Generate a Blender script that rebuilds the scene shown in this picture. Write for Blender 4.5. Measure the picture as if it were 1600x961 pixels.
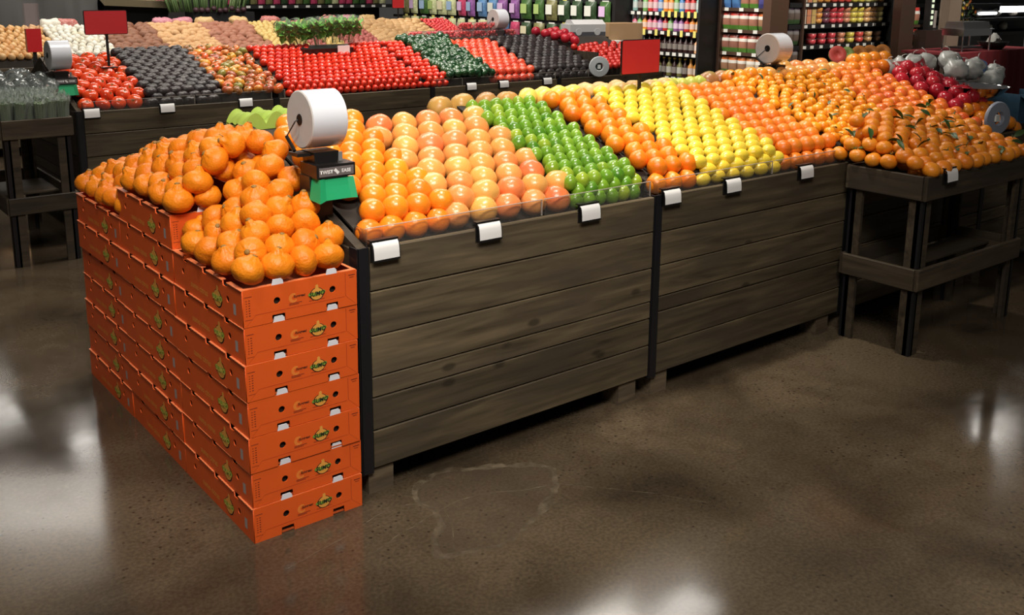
import bpy, bmesh, math, random
from mathutils import Vector, Matrix, Euler, noise

# ------------------------------------------------------------------ clear
for o in list(bpy.data.objects):
    bpy.data.objects.remove(o)
SC = bpy.context.scene
COL = SC.collection
R = random.Random(7)
PI = math.pi

# ------------------------------------------------------------------ camera
cam_data = bpy.data.cameras.new('camera')
cam = bpy.data.objects.new('camera', cam_data)
COL.objects.link(cam)
SC.camera = cam
cam_data.sensor_fit = 'HORIZONTAL'
cam_data.sensor_width = 36.0
cam_data.lens = 36.0 * 1532.145 / 1600.0
cam_data.shift_y = -173.31 / 1600.0
cam_data.clip_start = 0.05
cam_data.clip_end = 100
FW = Vector((0.60898199, 0.76415315, -0.21262856))
RT = Vector((0.78314523, -0.62178221, 0.00839259))
UP = Vector((0.12579543, 0.17162997, 0.97709706))
m3 = Matrix((RT, UP, -FW)).transposed()
cam.matrix_world = Matrix.Translation((-1.42291711, -2.46442571, 1.57482274)) @ m3.to_4x4()

# ------------------------------------------------------------------ world, exposure
world = bpy.data.worlds.new('world')
SC.world = world
world.use_nodes = True
world.node_tree.nodes['Background'].inputs[0].default_value = (0.72, 0.68, 0.63, 1)
world.node_tree.nodes['Background'].inputs[1].default_value = 0.07
SC.view_settings.view_transform = 'Standard'
SC.view_settings.look = 'None'
SC.view_settings.gamma = 1.0
SC.view_settings.use_curve_mapping = False
SC.view_settings.exposure = 0.0

# ------------------------------------------------------------------ lights
def area(name, loc, target, sx, sy, power, color=(1, .93, .84), spread=180):
    l = bpy.data.lights.new(name, 'AREA')
    l.shape = 'RECTANGLE'
    l.size, l.size_y = sx, sy
    l.energy = power
    l.color = color
    l.spread = math.radians(spread)
    o = bpy.data.objects.new(name, l)
    COL.objects.link(o)
    o.location = loc
    o.rotation_euler = (Vector(target) - Vector(loc)).to_track_quat('-Z', 'Y').to_euler()
    return o

def spot(name, loc, target, power, angle, blend=.6, radius=.08, color=(1, .92, .80)):
    l = bpy.data.lights.new(name, 'SPOT')
    l.energy = power
    l.spot_size = math.radians(angle)
    l.spot_blend = blend
    l.shadow_soft_size = radius
    l.color = color
    o = bpy.data.objects.new(name, l)
    COL.objects.link(o)
    o.location = loc
    o.rotation_euler = (Vector(target) - Vector(loc)).to_track_quat('-Z', 'Y').to_euler()
    return o

area('ceiling_bank_front', (-.9, -2.3, 3.8), (.1, -.1, .6), 2.0, 1.0, 46, spread=92)
spot('aisle_spot', (1.9, -2.1, 4.2), (1.9, -2.05, 0), 340, 35, .35, .06)
area('ceiling_bank_second', (2.2, 3.2, 4.2), (2.2, 3.9, .9), 5.0, 1.0, 190)
area('ceiling_bank_far', (2.6, 7.3, 4.2), (2.8, 7.6, .9), 6.0, .8, 180)
spot('case_spot', (8.3, 1.0, 3.8), (8.3, 4.2, 1.0), 520, 62, .6, .10)
spot('shelf_spot', (4.8, 4.9, 3.8), (7.0, 5.2, 1.0), 480, 75, .6, .10)
spot('salad_spot', (4.6, 8.3, 3.8), (6.7, 8.3, 1.0), 300, 75, .6, .10)
spot('flower_fill', (10.6, 2.6, 3.4), (11.2, 4.0, 1.1), 220, 70, .6, .10)  # unseen spot added to brighten the flowers and the chafing dish
spot('track_spot_mandarins', (-.9, -.4, 3.4), (-.25, .5, .9), 115, 46, .8, .08)
spot('track_spot_citrus', (.75, .1, 3.6), (.8, .35, .9), 220, 50, .8, .08)
spot('track_spot_lemons', (1.9, .3, 3.6), (1.9, .45, .9), 260, 46, .8, .08)
spot('track_spot_clementines', (3.2, .7, 3.6), (3.15, .7, .9), 220, 46, .8, .08)
spot('track_spot_tomatoes', (2.6, 4.0, 3.6), (2.4, 4.1, .9), 200, 70, .8, .08)


# ------------------------------------------------------------------ materials
MATS = {}
def mat(name, color, rough=.5, var=None, mott=None, bump=None, spec=.5, coat=0, metal=0, emit=None, sss=0, alpha=None, grad=None):
    """color: base; var: further colours picked per object; mott: (scale, factor, colour); bump: (scale, strength)."""
    if name in MATS:
        return MATS[name]
    m = bpy.data.materials.new(name)
    m.use_nodes = True
    nt = m.node_tree
    N, L = nt.nodes, nt.links
    b = N['Principled BSDF']
    b.inputs['Base Color'].default_value = (*color, 1)
    b.inputs['Roughness'].default_value = rough
    b.inputs['Specular IOR Level'].default_value = spec
    b.inputs['Metallic'].default_value = metal
    b.inputs['Coat Weight'].default_value = coat
    b.inputs['Coat Roughness'].default_value = .12
    if sss:
        b.inputs['Subsurface Weight'].default_value = sss
        b.inputs['Subsurface Radius'].default_value = (.02, .008, .003)
        b.inputs['Subsurface Scale'].default_value = .5
    if emit:
        b.inputs['Emission Color'].default_value = (*emit[0], 1)
        b.inputs['Emission Strength'].default_value = emit[1]
    out = None
    if var:
        oi = N.new('ShaderNodeObjectInfo')
        r = N.new('ShaderNodeValToRGB')
        r.color_ramp.interpolation = 'LINEAR'
        cols = [color] + list(var)
        el = r.color_ramp.elements
        el[0].position, el[0].color = 0, (*cols[0], 1)
        el[1].position, el[1].color = 1, (*cols[-1], 1)
        for i, c in enumerate(cols[1:-1]):
            e = el.new((i + 1) / (len(cols) - 1)); e.color = (*c, 1)
        L.new(oi.outputs['Random'], r.inputs[0])
        out = r.outputs[0]
    tc = None
    if mott or bump or grad:
        tc = N.new('ShaderNodeTexCoord')
    if mott:
        ns = N.new('ShaderNodeTexNoise')
        ns.inputs['Scale'].default_value = mott[0]
        ns.inputs['Detail'].default_value = 3
        L.new(tc.outputs['Object'], ns.inputs['Vector'])
        rp = N.new('ShaderNodeMapRange')
        rp.inputs[1].default_value, rp.inputs[2].default_value = .42, .66
        rp.inputs[4].default_value = mott[1]
        L.new(ns.outputs[0], rp.inputs[0])
        mx = N.new('ShaderNodeMix'); mx.data_type = 'RGBA'
        L.new(rp.outputs[0], mx.inputs['Factor'])
        if out: L.new(out, mx.inputs[6])
        else: mx.inputs[6].default_value = (*color, 1)
        mx.inputs[7].default_value = (*mott[2], 1)
        out = mx.outputs[2]
    if grad:   # bands along an axis of the object's own box: (axis, [(pos, colour)], interpolation)
        sp = N.new('ShaderNodeSeparateXYZ')
        L.new(tc.outputs['Generated'], sp.inputs[0])
        r = N.new('ShaderNodeValToRGB')
        r.color_ramp.interpolation = grad[2]
        el = r.color_ramp.elements
        st = grad[1]
        el[0].position, el[0].color = st[0][0], (*st[0][1], 1)
        el[1].position, el[1].color = st[-1][0], (*st[-1][1], 1)
        for p, c in st[1:-1]:
            e = el.new(p); e.color = (*c, 1)
        L.new(sp.outputs[grad[0]], r.inputs[0])
        out = r.outputs[0]
    if out:
        L.new(out, b.inputs['Base Color'])
    if bump:
        ns = N.new('ShaderNodeTexNoise')
        ns.inputs['Scale'].default_value = bump[0]
        ns.inputs['Detail'].default_value = 2
        L.new(tc.outputs['Object'], ns.inputs['Vector'])
        bp = N.new('ShaderNodeBump')
        bp.inputs['Strength'].default_value = bump[1]
        bp.inputs['Distance'].default_value = .004
        L.new(ns.outputs[0], bp.inputs['Height'])
        L.new(bp.outputs[0], b.inputs['Normal'])
    MATS[name] = m
    return m

def clear_mat(name, tint=(.96, .97, .97), gloss=.10, rough=.05, body=0, body_col=(.9, .9, .9)):
    """thin clear plastic: mostly see-through, a Fresnel gloss and a little milky body."""
    if name in MATS:
        return MATS[name]
    m = bpy.data.materials.new(name); m.use_nodes = True
    nt = m.node_tree; N, L = nt.nodes, nt.links
    N.remove(N['Principled BSDF'])
    out = N['Material Output']
    tr = N.new('ShaderNodeBsdfTransparent'); tr.inputs[0].default_value = (*tint, 1)
    df = N.new('ShaderNodeBsdfDiffuse'); df.inputs[0].default_value = (*body_col, 1)
    m1 = N.new('ShaderNodeMixShader'); m1.inputs[0].default_value = body
    L.new(tr.outputs[0], m1.inputs[1]); L.new(df.outputs[0], m1.inputs[2])
    gl = N.new('ShaderNodeBsdfGlossy'); gl.inputs['Roughness'].default_value = rough
    fr = N.new('ShaderNodeLayerWeight'); fr.inputs['Blend'].default_value = gloss
    m2 = N.new('ShaderNodeMixShader')
    L.new(fr.outputs['Fresnel'], m2.inputs[0])
    L.new(m1.outputs[0], m2.inputs[1]); L.new(gl.outputs[0], m2.inputs[2])
    L.new(m2.outputs[0], out.inputs[0])
    MATS[name] = m
    return m

def wood_mat(name, c1, c2, c3, rough=.62, scale=1.0):
    if name in MATS:
        return MATS[name]
    m = bpy.data.materials.new(name); m.use_nodes = True
    nt = m.node_tree; N, L = nt.nodes, nt.links
    b = N['Principled BSDF']
    tc = N.new('ShaderNodeTexCoord'); oi = N.new('ShaderNodeObjectInfo')
    sc = N.new('ShaderNodeVectorMath'); sc.operation = 'SCALE'
    cb = N.new('ShaderNodeCombineXYZ')
    for i in range(3): L.new(oi.outputs['Random'], cb.inputs[i])
    L.new(cb.outputs[0], sc.inputs[0]); sc.inputs['Scale'].default_value = 37.0
    ad = N.new('ShaderNodeVectorMath'); ad.operation = 'ADD'
    L.new(tc.outputs['Object'], ad.inputs[0]); L.new(sc.outputs[0], ad.inputs[1])
    mp = N.new('ShaderNodeMapping'); mp.inputs['Scale'].default_value = (1.6 * scale, 22 * scale, 22 * scale)
    L.new(ad.outputs[0], mp.inputs['Vector'])
    n1 = N.new('ShaderNodeTexNoise'); n1.inputs['Scale'].default_value = 1.6; n1.inputs['Detail'].default_value = 6; n1.inputs['Distortion'].default_value = .6
    L.new(mp.outputs[0], n1.inputs['Vector'])
    mp2 = N.new('ShaderNodeMapping'); mp2.inputs['Scale'].default_value = (2.2 * scale, 7 * scale, 7 * scale)
    L.new(ad.outputs[0], mp2.inputs['Vector'])
    n2 = N.new('ShaderNodeTexNoise'); n2.inputs['Scale'].default_value = 1.2; n2.inputs['Detail'].default_value = 4
    L.new(mp2.outputs[0], n2.inputs['Vector'])
    r1 = N.new('ShaderNodeValToRGB'); e = r1.color_ramp.elements
    e[0].position, e[0].color = .3, (*c1, 1); e[1].position, e[1].color = .72, (*c2, 1)
    L.new(n1.outputs[0], r1.inputs[0])
    r2 = N.new('ShaderNodeMapRange'); r2.inputs[1].default_value, r2.inputs[2].default_value = .45, .68; r2.inputs[4].default_value = .75
    L.new(n2.outputs[0], r2.inputs[0])
    mx = N.new('ShaderNodeMix'); mx.data_type = 'RGBA'
    L.new(r2.outputs[0], mx.inputs['Factor']); L.new(r1.outputs[0], mx.inputs[6]); mx.inputs[7].default_value = (*c3, 1)
    # knots
    vo = N.new('ShaderNodeTexVoronoi'); vo.inputs['Scale'].default_value = 1.0
    mp3 = N.new('ShaderNodeMapping'); mp3.inputs['Scale'].default_value = (3.2 * scale, 6.5 * scale, 6.5 * scale)
    L.new(ad.outputs[0], mp3.inputs['Vector']); L.new(mp3.outputs[0], vo.inputs['Vector'])
    kr = N.new('ShaderNodeMapRange'); kr.inputs[1].default_value, kr.inputs[2].default_value = .06, .11; kr.inputs[3].default_value, kr.inputs[4].default_value = .7, 0
    L.new(vo.outputs['Distance'], kr.inputs[0])
    mk = N.new('ShaderNodeMix'); mk.data_type = 'RGBA'
    L.new(kr.outputs[0], mk.inputs['Factor']); L.new(mx.outputs[2], mk.inputs[6]); mk.inputs[7].default_value = (c1[0] * .45, c1[1] * .45, c1[2] * .45, 1)
    # board to board tone
    hs = N.new('ShaderNodeHueSaturation')
    vr = N.new('ShaderNodeMapRange'); vr.inputs[3].default_value, vr.inputs[4].default_value = .75, 1.25
    L.new(oi.outputs['Random'], vr.inputs[0]); L.new(vr.outputs[0], hs.inputs['Value']); L.new(mk.outputs[2], hs.inputs['Color'])
    L.new(hs.outputs[0], b.inputs['Base Color'])
    b.inputs['Roughness'].default_value = rough
    b.inputs['Specular IOR Level'].default_value = .35
    bp = N.new('ShaderNodeBump'); bp.inputs['Strength'].default_value = .25; bp.inputs['Distance'].default_value = .003
    L.new(n1.outputs[0], bp.inputs['Height']); L.new(bp.outputs[0], b.inputs['Normal'])
    MATS[name] = m
    return m

def floor_mat():
    m = bpy.data.materials.new('polished_concrete'); m.use_nodes = True
    nt = m.node_tree; N, L = nt.nodes, nt.links
    b = N['Principled BSDF']
    tc = N.new('ShaderNodeTexCoord')
    def nz(s, d, dist=0):
        n = N.new('ShaderNodeTexNoise'); n.inputs['Scale'].default_value = s; n.inputs['Detail'].default_value = d; n.inputs['Distortion'].default_value = dist
        L.new(tc.outputs['Object'], n.inputs['Vector']); return n
    a = nz(1.5, 8, .6); c = nz(11, 8, .3); f = nz(90, 3)
    r = N.new('ShaderNodeValToRGB'); e = r.color_ramp.elements
    e[0].position, e[0].color = .34, (.030, .022, .014, 1)
    e[1].position, e[1].color = .66, (.105, .077, .048, 1)
    L.new(a.outputs[0], r.inputs[0])
    r2 = N.new('ShaderNodeMapRange'); r2.inputs[1].default_value, r2.inputs[2].default_value = .44, .7; r2.inputs[4].default_value = .55
    L.new(c.outputs[0], r2.inputs[0])
    mx = N.new('ShaderNodeMix'); mx.data_type = 'RGBA'
    L.new(r2.outputs[0], mx.inputs['Factor']); L.new(r.outputs[0], mx.inputs[6]); mx.inputs[7].default_value = (.062, .041, .024, 1)
    # broad tan patches
    big = nz(.62, 5, .8)
    rb = N.new('ShaderNodeMapRange'); rb.inputs[1].default_value, rb.inputs[2].default_value = .50, .64; rb.inputs[4].default_value = .7
    L.new(big.outputs[0], rb.inputs[0])
    mb = N.new('ShaderNodeMix'); mb.data_type = 'RGBA'
    L.new(rb.outputs[0], mb.inputs['Factor']); L.new(mx.outputs[2], mb.inputs[6]); mb.inputs[7].default_value = (.125, .093, .058, 1)
    fr = N.new('ShaderNodeMapRange'); fr.inputs[1].default_value, fr.inputs[2].default_value = .35, .65; fr.inputs[3].default_value, fr.inputs[4].default_value = .80, 1.18
    L.new(f.outputs[0], fr.inputs[0])
    fm = N.new('ShaderNodeMix'); fm.data_type = 'RGBA'; fm.blend_type = 'MULTIPLY'; fm.inputs['Factor'].default_value = 1
    L.new(mb.outputs[2], fm.inputs[6]); L.new(fr.outputs[0], fm.inputs[7])
    mx = fm
    # dark aggregate pits
    vo = N.new('ShaderNodeTexVoronoi'); vo.inputs['Scale'].default_value = 34; vo.inputs['Randomness'].default_value = 1
    L.new(tc.outputs['Object'], vo.inputs['Vector'])
    pr = N.new('ShaderNodeMapRange'); pr.inputs[1].default_value, pr.inputs[2].default_value = .10, .22; pr.inputs[3].default_value, pr.inputs[4].default_value = .8, 0
    L.new(vo.outputs['Distance'], pr.inputs[0])
    pm = N.new('ShaderNodeMath'); pm.operation = 'MULTIPLY'
    mk = nz(1.7, 2); mr = N.new('ShaderNodeMapRange'); mr.inputs[1].default_value, mr.inputs[2].default_value = .46, .60
    L.new(mk.outputs[0], mr.inputs[0]); L.new(mr.outputs[0], pm.inputs[0]); L.new(pr.outputs[0], pm.inputs[1])
    m2 = N.new('ShaderNodeMix'); m2.data_type = 'RGBA'
    L.new(pm.outputs[0], m2.inputs['Factor']); L.new(mx.outputs[2], m2.inputs[6]); m2.inputs[7].default_value = (.02, .014, .009, 1)
    L.new(m2.outputs[2], b.inputs['Base Color'])
    rr = N.new('ShaderNodeMapRange'); rr.inputs[1].default_value, rr.inputs[2].default_value = .3, .7
    rr.inputs[3].default_value, rr.inputs[4].default_value = .07, .20
    L.new(a.outputs[0], rr.inputs[0]); L.new(rr.outputs[0], b.inputs['Roughness'])
    b.inputs['Specular IOR Level'].default_value = .5
    bp = N.new('ShaderNodeBump'); bp.inputs['Strength'].default_value = .06; bp.inputs['Distance'].default_value = .002
    L.new(c.outputs[0], bp.inputs['Height']); L.new(bp.outputs[0], b.inputs['Normal'])
    return m

# ------------------------------------------------------------------ mesh helpers
class G:
    """collects vertices and faces, then links them as one mesh object"""
    def __init__(s):
        s.v, s.f = [], []
    def box(s, x0, x1, y0, y1, z0, z1):
        n = len(s.v)
        s.v += [(x0, y0, z0), (x1, y0, z0), (x1, y1, z0), (x0, y1, z0), (x0, y0, z1), (x1, y0, z1), (x1, y1, z1), (x0, y1, z1)]
        s.f += [tuple(n + i for i in q) for q in ((0, 3, 2, 1), (4, 5, 6, 7), (0, 1, 5, 4), (1, 2, 6, 5), (2, 3, 7, 6), (3, 0, 4, 7))]
        return s
    def prism(s, poly, axis, a, b):
        """polygon (list of 2D points) extruded along an axis from a to b"""
        n = len(s.v); k = len(poly)
        def P(u, w, t):
            return {'x': (t, u, w), 'y': (u, t, w), 'z': (u, w, t)}[axis]
        s.v += [P(u, w, a) for u, w in poly] + [P(u, w, b) for u, w in poly]
        s.f += [tuple(n + i for i in range(k))[::-1], tuple(n + k + i for i in range(k))]
        s.f += [(n + i, n + (i + 1) % k, n + k + (i + 1) % k, n + k + i) for i in range(k)]
        return s
    def lathe(s, prof, n=16, axis='z', c=(0, 0, 0), arc=2 * PI):
        b = len(s.v); k = len(prof)
        full = abs(arc - 2 * PI) < 1e-6
        m = n if full else n + 1
        for i in range(m):
            t = arc * i / n
            for r, h in prof:
                p = {'z': (r * math.cos(t), r * math.sin(t), h), 'x': (h, r * math.cos(t), r * math.sin(t)), 'y': (r * math.cos(t), h, r * math.sin(t))}[axis]
                s.v.append((p[0] + c[0], p[1] + c[1], p[2] + c[2]))
        for i in range(n):
            j = (i + 1) % m
            for q in range(k - 1):
                s.f.append((b + i * k + q, b + j * k + q, b + j * k + q + 1, b + i * k + q + 1))
        return s
    def tube(s, pts, r, n=8, cap=True):
        b = len(s.v); rs = r if isinstance(r, (list, tuple)) else [r] * len(pts)
        P = [Vector(p) for p in pts]
        for i, p in enumerate(P):
            d = (P[min(i + 1, len(P) - 1)] - P[max(i - 1, 0)]).normalized()
            u = d.orthogonal().normalized() if i == 0 else (u - d * u.dot(d)).normalized()
            w = d.cross(u)
            for k in range(n):
                t = 2 * PI * k / n
                s.v.append(tuple(p + (u * math.cos(t) + w * math.sin(t)) * rs[i]))
        for i in range(len(P) - 1):
            for k in range(n):
                k2 = (k + 1) % n
                s.f.append((b + i * n + k, b + i * n + k2, b + (i + 1) * n + k2, b + (i + 1) * n + k))
        if cap:
            s.f.append(tuple(b + k for k in range(n))[::-1])
            s.f.append(tuple(b + (len(P) - 1) * n + k for k in range(n)))
        return s
    def sheet(s, rows):
        """grid of points -> quads"""
        b = len(s.v); k = len(rows[0])
        for r in rows: s.v += [tuple(p) for p in r]
        for i in range(len(rows) - 1):
            for j in range(k - 1):
                s.f.append((b + i * k + j, b + i * k + j + 1, b + (i + 1) * k + j + 1, b + (i + 1) * k + j))
        return s
    def mesh(s, name, m, smooth=False, angle=None):
        me = bpy.data.meshes.new(name)
        me.from_pydata(s.v, [], s.f)
        bm = bmesh.new(); bm.from_mesh(me)
        bmesh.ops.remove_doubles(bm, verts=bm.verts, dist=1e-6)
        bmesh.ops.recalc_face_normals(bm, faces=bm.faces)
        bm.to_mesh(me); bm.free()
        if smooth:
            for p in me.polygons: p.use_smooth = True
            if angle: me.set_sharp_from_angle(angle=math.radians(angle))
        if m: me.materials.append(m)
        return me
    def obj(s, name, m, parent=None, smooth=False, angle=None, loc=None, rot=None):
        return link(name, s.mesh(name, m, smooth, angle), parent, loc, rot)

def link(name, me, parent=None, loc=None, rot=None, scale=None):
    o = bpy.data.objects.new(name, me)
    COL.objects.link(o)
    if parent: o.parent = parent
    if loc: o.location = loc
    if rot: o.rotation_euler = rot
    if scale: o.scale = scale
    return o

def tag(o, label, cat=None, group=None, kind=None):
    o['label'] = label
    if cat: o['category'] = cat
    if group: o['group'] = group
    if kind: o['kind'] = kind
    return o

def thing(name, label, cat, loc=(0, 0, 0), rz=0, group=None):
    o = bpy.data.objects.new(name, None)
    COL.objects.link(o)
    o.empty_display_size = .05
    o.location = loc; o.rotation_euler = (0, 0, rz)
    return tag(o, label, cat, group)

KIDS = {}
def copy_tree(o, kids, label=None, group=None, parent=None):
    """kids: nested list [(child, kids)]"""
    c = o.copy(); COL.objects.link(c)
    if parent: c.parent = parent
    if label: c['label'] = label
    if group: c['group'] = group
    for ch, sub in kids:
        copy_tree(ch, sub, parent=c)
    return c
def tree_of(o):
    return [(c, tree_of(c)) for c in o.children]

_dg = None
def from_curve(cu, m, conv):
    """turn a filled 2D curve or a text into a mesh; conv maps its (x, y, z) to local coordinates"""
    tmp = bpy.data.objects.new('tmp', cu); COL.objects.link(tmp)
    bpy.context.view_layer.update()
    dg = bpy.context.evaluated_depsgraph_get()
    me = bpy.data.meshes.new_from_object(tmp.evaluated_get(dg))
    bpy.data.objects.remove(tmp); bpy.data.curves.remove(cu)
    for v in me.vertices: v.co = conv(*v.co)
    me.materials.clear()
    if m: me.materials.append(m)
    return me

def panel(name, outline, holes, thick, m, conv):
    cu = bpy.data.curves.new(name, 'CURVE'); cu.dimensions = '2D'; cu.fill_mode = 'BOTH'; cu.extrude = thick / 2
    for poly in [outline] + holes:
        sp = cu.splines.new('POLY'); sp.points.add(len(poly) - 1)
        for i, (x, y) in enumerate(poly): sp.points[i].co = (x, y, 0, 1)
        sp.use_cyclic_u = True
    me = from_curve(cu, m, conv); me.name = name
    return me

def lettering(name, body, size, m, conv, bold=0, shear=0, align='CENTER', thick=0, space=1.0):
    cu = bpy.data.curves.new(name, 'FONT'); cu.body = body; cu.size = size
    cu.align_x = align; cu.align_y = 'CENTER'; cu.offset = bold; cu.shear = shear; cu.extrude = thick
    cu.space_character = space; cu.resolution_u = 2
    me = from_curve(cu, m, conv); me.name = name
    return me

def circ(cx, cy, r, n=18):
    return [(cx + r * math.cos(2 * PI * i / n), cy + r * math.sin(2 * PI * i / n)) for i in range(n)]

ORD = ['front', 'second', 'third', 'fourth', 'fifth', 'sixth', 'seventh', 'eighth', 'ninth', 'tenth', 'eleventh', 'twelfth', 'thirteenth',
       'fourteenth', 'fifteenth', 'sixteenth', 'seventeenth', 'eighteenth', 'nineteenth', 'twentieth'] + \
      ['twenty-' + w for w in ('first', 'second', 'third', 'fourth', 'fifth', 'sixth', 'seventh', 'eighth', 'ninth')]
FST = ['first'] + ORD[1:]
def bands(P, bw, y0=None):
    """(point, row word, place word): rows of one fruit's depth counted from the front, places along x"""
    if not P: return []
    y0 = min(p[1] for p in P) - .001 if y0 is None else y0
    D = {}
    for p in P: D.setdefault(int((p[1] - y0) / bw), []).append(p)
    out = []
    for k, b in enumerate(sorted(D)):
        for i, p in enumerate(sorted(D[b])):
            out.append((p, ORD[min(k, 28)], FST[min(i, 28)]))
    return out

# ------------------------------------------------------------------ palette
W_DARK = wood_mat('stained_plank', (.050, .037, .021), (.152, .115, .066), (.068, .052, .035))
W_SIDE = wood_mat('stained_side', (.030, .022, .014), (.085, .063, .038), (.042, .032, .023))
W_FOOT = wood_mat('foot_block_wood', (.07, .05, .03), (.16, .12, .075), (.08, .06, .04), scale=2)
M_POST = mat('black_steel', (.010, .010, .012), .45, spec=.4)
M_BLACK = mat('black_plastic', (.012, .011, .011), .35)
M_CARD = mat('white_card', (.82, .81, .80), .55)
M_DECK = mat('deck_board', (.03, .022, .016), .8)
M_GUARD = clear_mat('clear_acrylic', (.93, .93, .93), .12, .06, .03, (.8, .75, .7))
M_GEDGE = clear_mat('acrylic_edge', (.8, .75, .7), .2, .2, .45, (.75, .68, .6))
M_RED = mat('sign_red', (.52, .022, .028), .5)
M_BROWN = mat('brown_paint', (.085, .042, .025), .5)

# ------------------------------------------------------------------ floor and room
FLOOR = G().box(-7, 16, -6, 16, -.05, 0).obj('floor', floor_mat())
tag(FLOOR, 'polished brown concrete floor with tan blotches', kind='structure')
# the pale outline of an old spill on the concrete, beside the first crate
ring = [(.13, -.04), (.20, -.015), (.27, -.01), (.33, -.05), (.38, -.07), (.47, -.12), (.55, -.20), (.50, -.29), (.42, -.36), (.30, -.42), (.15, -.47),
        (.06, -.44), (-.03, -.41), (.00, -.33), (.06, -.28), (.09, -.20), (.08, -.12)]
pts = []
for i in range(len(ring)):
    a, b, c, d = [Vector(ring[(i + k) % len(ring)]) for k in (-1, 0, 1, 2)]
    for t in (0, .2, .4, .6, .8):
        pts.append(.5 * ((2 * b) + (c - a) * t + (2 * a - 5 * b + 4 * c - d) * t * t + (3 * b - a - 3 * c + d) * t ** 3))
rows = []
n = len(pts)
for i in range(n + 1):
    p, q = pts[i % n], pts[(i + 1) % n]
    t = (q - pts[i - 1]).normalized(); nn = Vector((-t.y, t.x))
    w = .008 + .022 * abs(noise.noise(Vector((p.x * 9, p.y * 9, 1)))) ; off = .007 * noise.noise(Vector((p.x * 30, p.y * 30, 4)))
    rows.append([(p.x + nn.x * (off - w), p.y + nn.y * (off - w), .0006), (p.x + nn.x * (off + w), p.y + nn.y * (off + w), .0006)])
def stain_mat():
    m = bpy.data.materials.new('pale_stain'); m.use_nodes = True
    nt = m.node_tree; N, L = nt.nodes, nt.links
    b = N['Principled BSDF']; b.inputs['Base Color'].default_value = (.17, .135, .09, 1); b.inputs['Roughness'].default_value = .3
    tc = N.new('ShaderNodeTexCoord'); ns = N.new('ShaderNodeTexNoise'); ns.inputs['Scale'].default_value = 26; ns.inputs['Detail'].default_value = 5
    L.new(tc.outputs['Object'], ns.inputs['Vector'])
    r = N.new('ShaderNodeMapRange'); r.inputs[1].default_value, r.inputs[2].default_value = .36, .66; r.inputs[4].default_value = .65
    L.new(ns.outputs[0], r.inputs[0]); L.new(r.outputs[0], b.inputs['Alpha'])
    return m
M_STAIN = stain_mat()
o = G().sheet(rows).obj('stain', M_STAIN, FLOOR)
M_INNER = bpy.data.materials.new('stain_inner'); M_INNER.use_nodes = True
b_ = M_INNER.node_tree.nodes['Principled BSDF']
b_.inputs['Base Color'].default_value = (.12, .088, .062, 1); b_.inputs['Roughness'].default_value = .32; b_.inputs['Alpha'].default_value = .22
g = G(); g.v = [(.23, -.22, .0003)] + [(p.x, p.y, .0003) for p in pts]; g.f = [(0, 1 + i, 1 + (i + 1) % n) for i in range(n)]
g.obj('stain', M_INNER, FLOOR)
for path in (((-.26, -.31), (-.08, -.25), (.12, -.20), (.20, -.195), (.28, -.21), (.38, -.26), (.50, -.30), (.69, -.52), (.79, -.67)), ((.12, -.20), (.10, -.28), (.02, -.40)), ((-.40, -.20), (-.2, -.16), (.0, -.10), (.10, -.14))):
    rows = []
    for i in range((len(path) - 1) * 6 + 1):
        k, t = min(i // 6, len(path) - 2), (i / 6 - min(i // 6, len(path) - 2))
        x, y = path[k][0] * (1 - t) + path[k + 1][0] * t, path[k][1] * (1 - t) + path[k + 1][1] * t
        y += .012 * noise.noise(Vector((x * 14, y * 14, 2)))
        w = .0022 + .003 * abs(noise.noise(Vector((x * 20, y * 20, 7))))
        rows.append([(x, y - w, .0008), (x, y + w, .0008)])
    G().sheet(rows).obj('crack', M_STAIN, FLOOR)

# ceiling fixtures above and beyond the frame: their reflections lie on the floor
M_GLOW = mat('lamp_diffuser', (.9, .9, .9), .5, emit=((1, .95, .88), 9.0))
M_TRIM = mat('white_metal', (.7, .7, .7), .4)
for k, (x, y, sx, sy, where) in enumerate(((4.75, 2.75, .34, .22, 'over the second aisle'), (10.5, 2.8, .5, .22, 'over the fruit cup case'), (1.43, 9.45, .12, .35, 'over the far aisle'),
                                 (1.53, 6.75, .10, .40, 'over the root vegetable row'), (.86, 11.2, .25, .3, 'over the far end of the shop'))):
    t = thing('ceiling_light', 'white rectangular ceiling light ' + where, 'light', (x, y, 4.0))
    G().box(-sx, sx, -sy, sy, 0, .01).obj('diffuser', M_GLOW, t)
    G().box(-sx - .03, sx + .03, -sy - .03, sy + .03, .012, .07).obj('housing', M_TRIM, t)

# ------------------------------------------------------------------ display crates
ZT = .80; ZB = .086; SLOPE = .355; YR = .75; DEPTH = 1.5
FRAC = (0, .19, .388, .575, .67, .822, 1)
FRAC2 = (0, .20, .385, .56, .645, .83, 1)
def top_z(y):
    return .885 + SLOPE * min(y, YR) - (SLOPE * max(0, y - YR))

def plank(name, L, h, t, m, parent, loc, rot=(0, 0, 0), bev=.003):
    g = G()
    a, b, c = L / 2, t / 2, h / 2
    g.prism([(-b, -c + bev), (-b + bev, -c), (b, -c), (b, c), (-b + bev, c), (-b, c - bev)], 'x', -a, a)
    return g.obj(name, m, parent, loc=loc, rot=rot)

def foot(parent, x, y):
    g = G().prism([(-.045, 0), (-.035, -.0), (.045, 0), (.045, ZB - .004), (-.045, ZB - .004)], 'y', -.045, .045)
    return g.obj('foot', W_FOOT, parent, loc=(x, y, 0))

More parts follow.
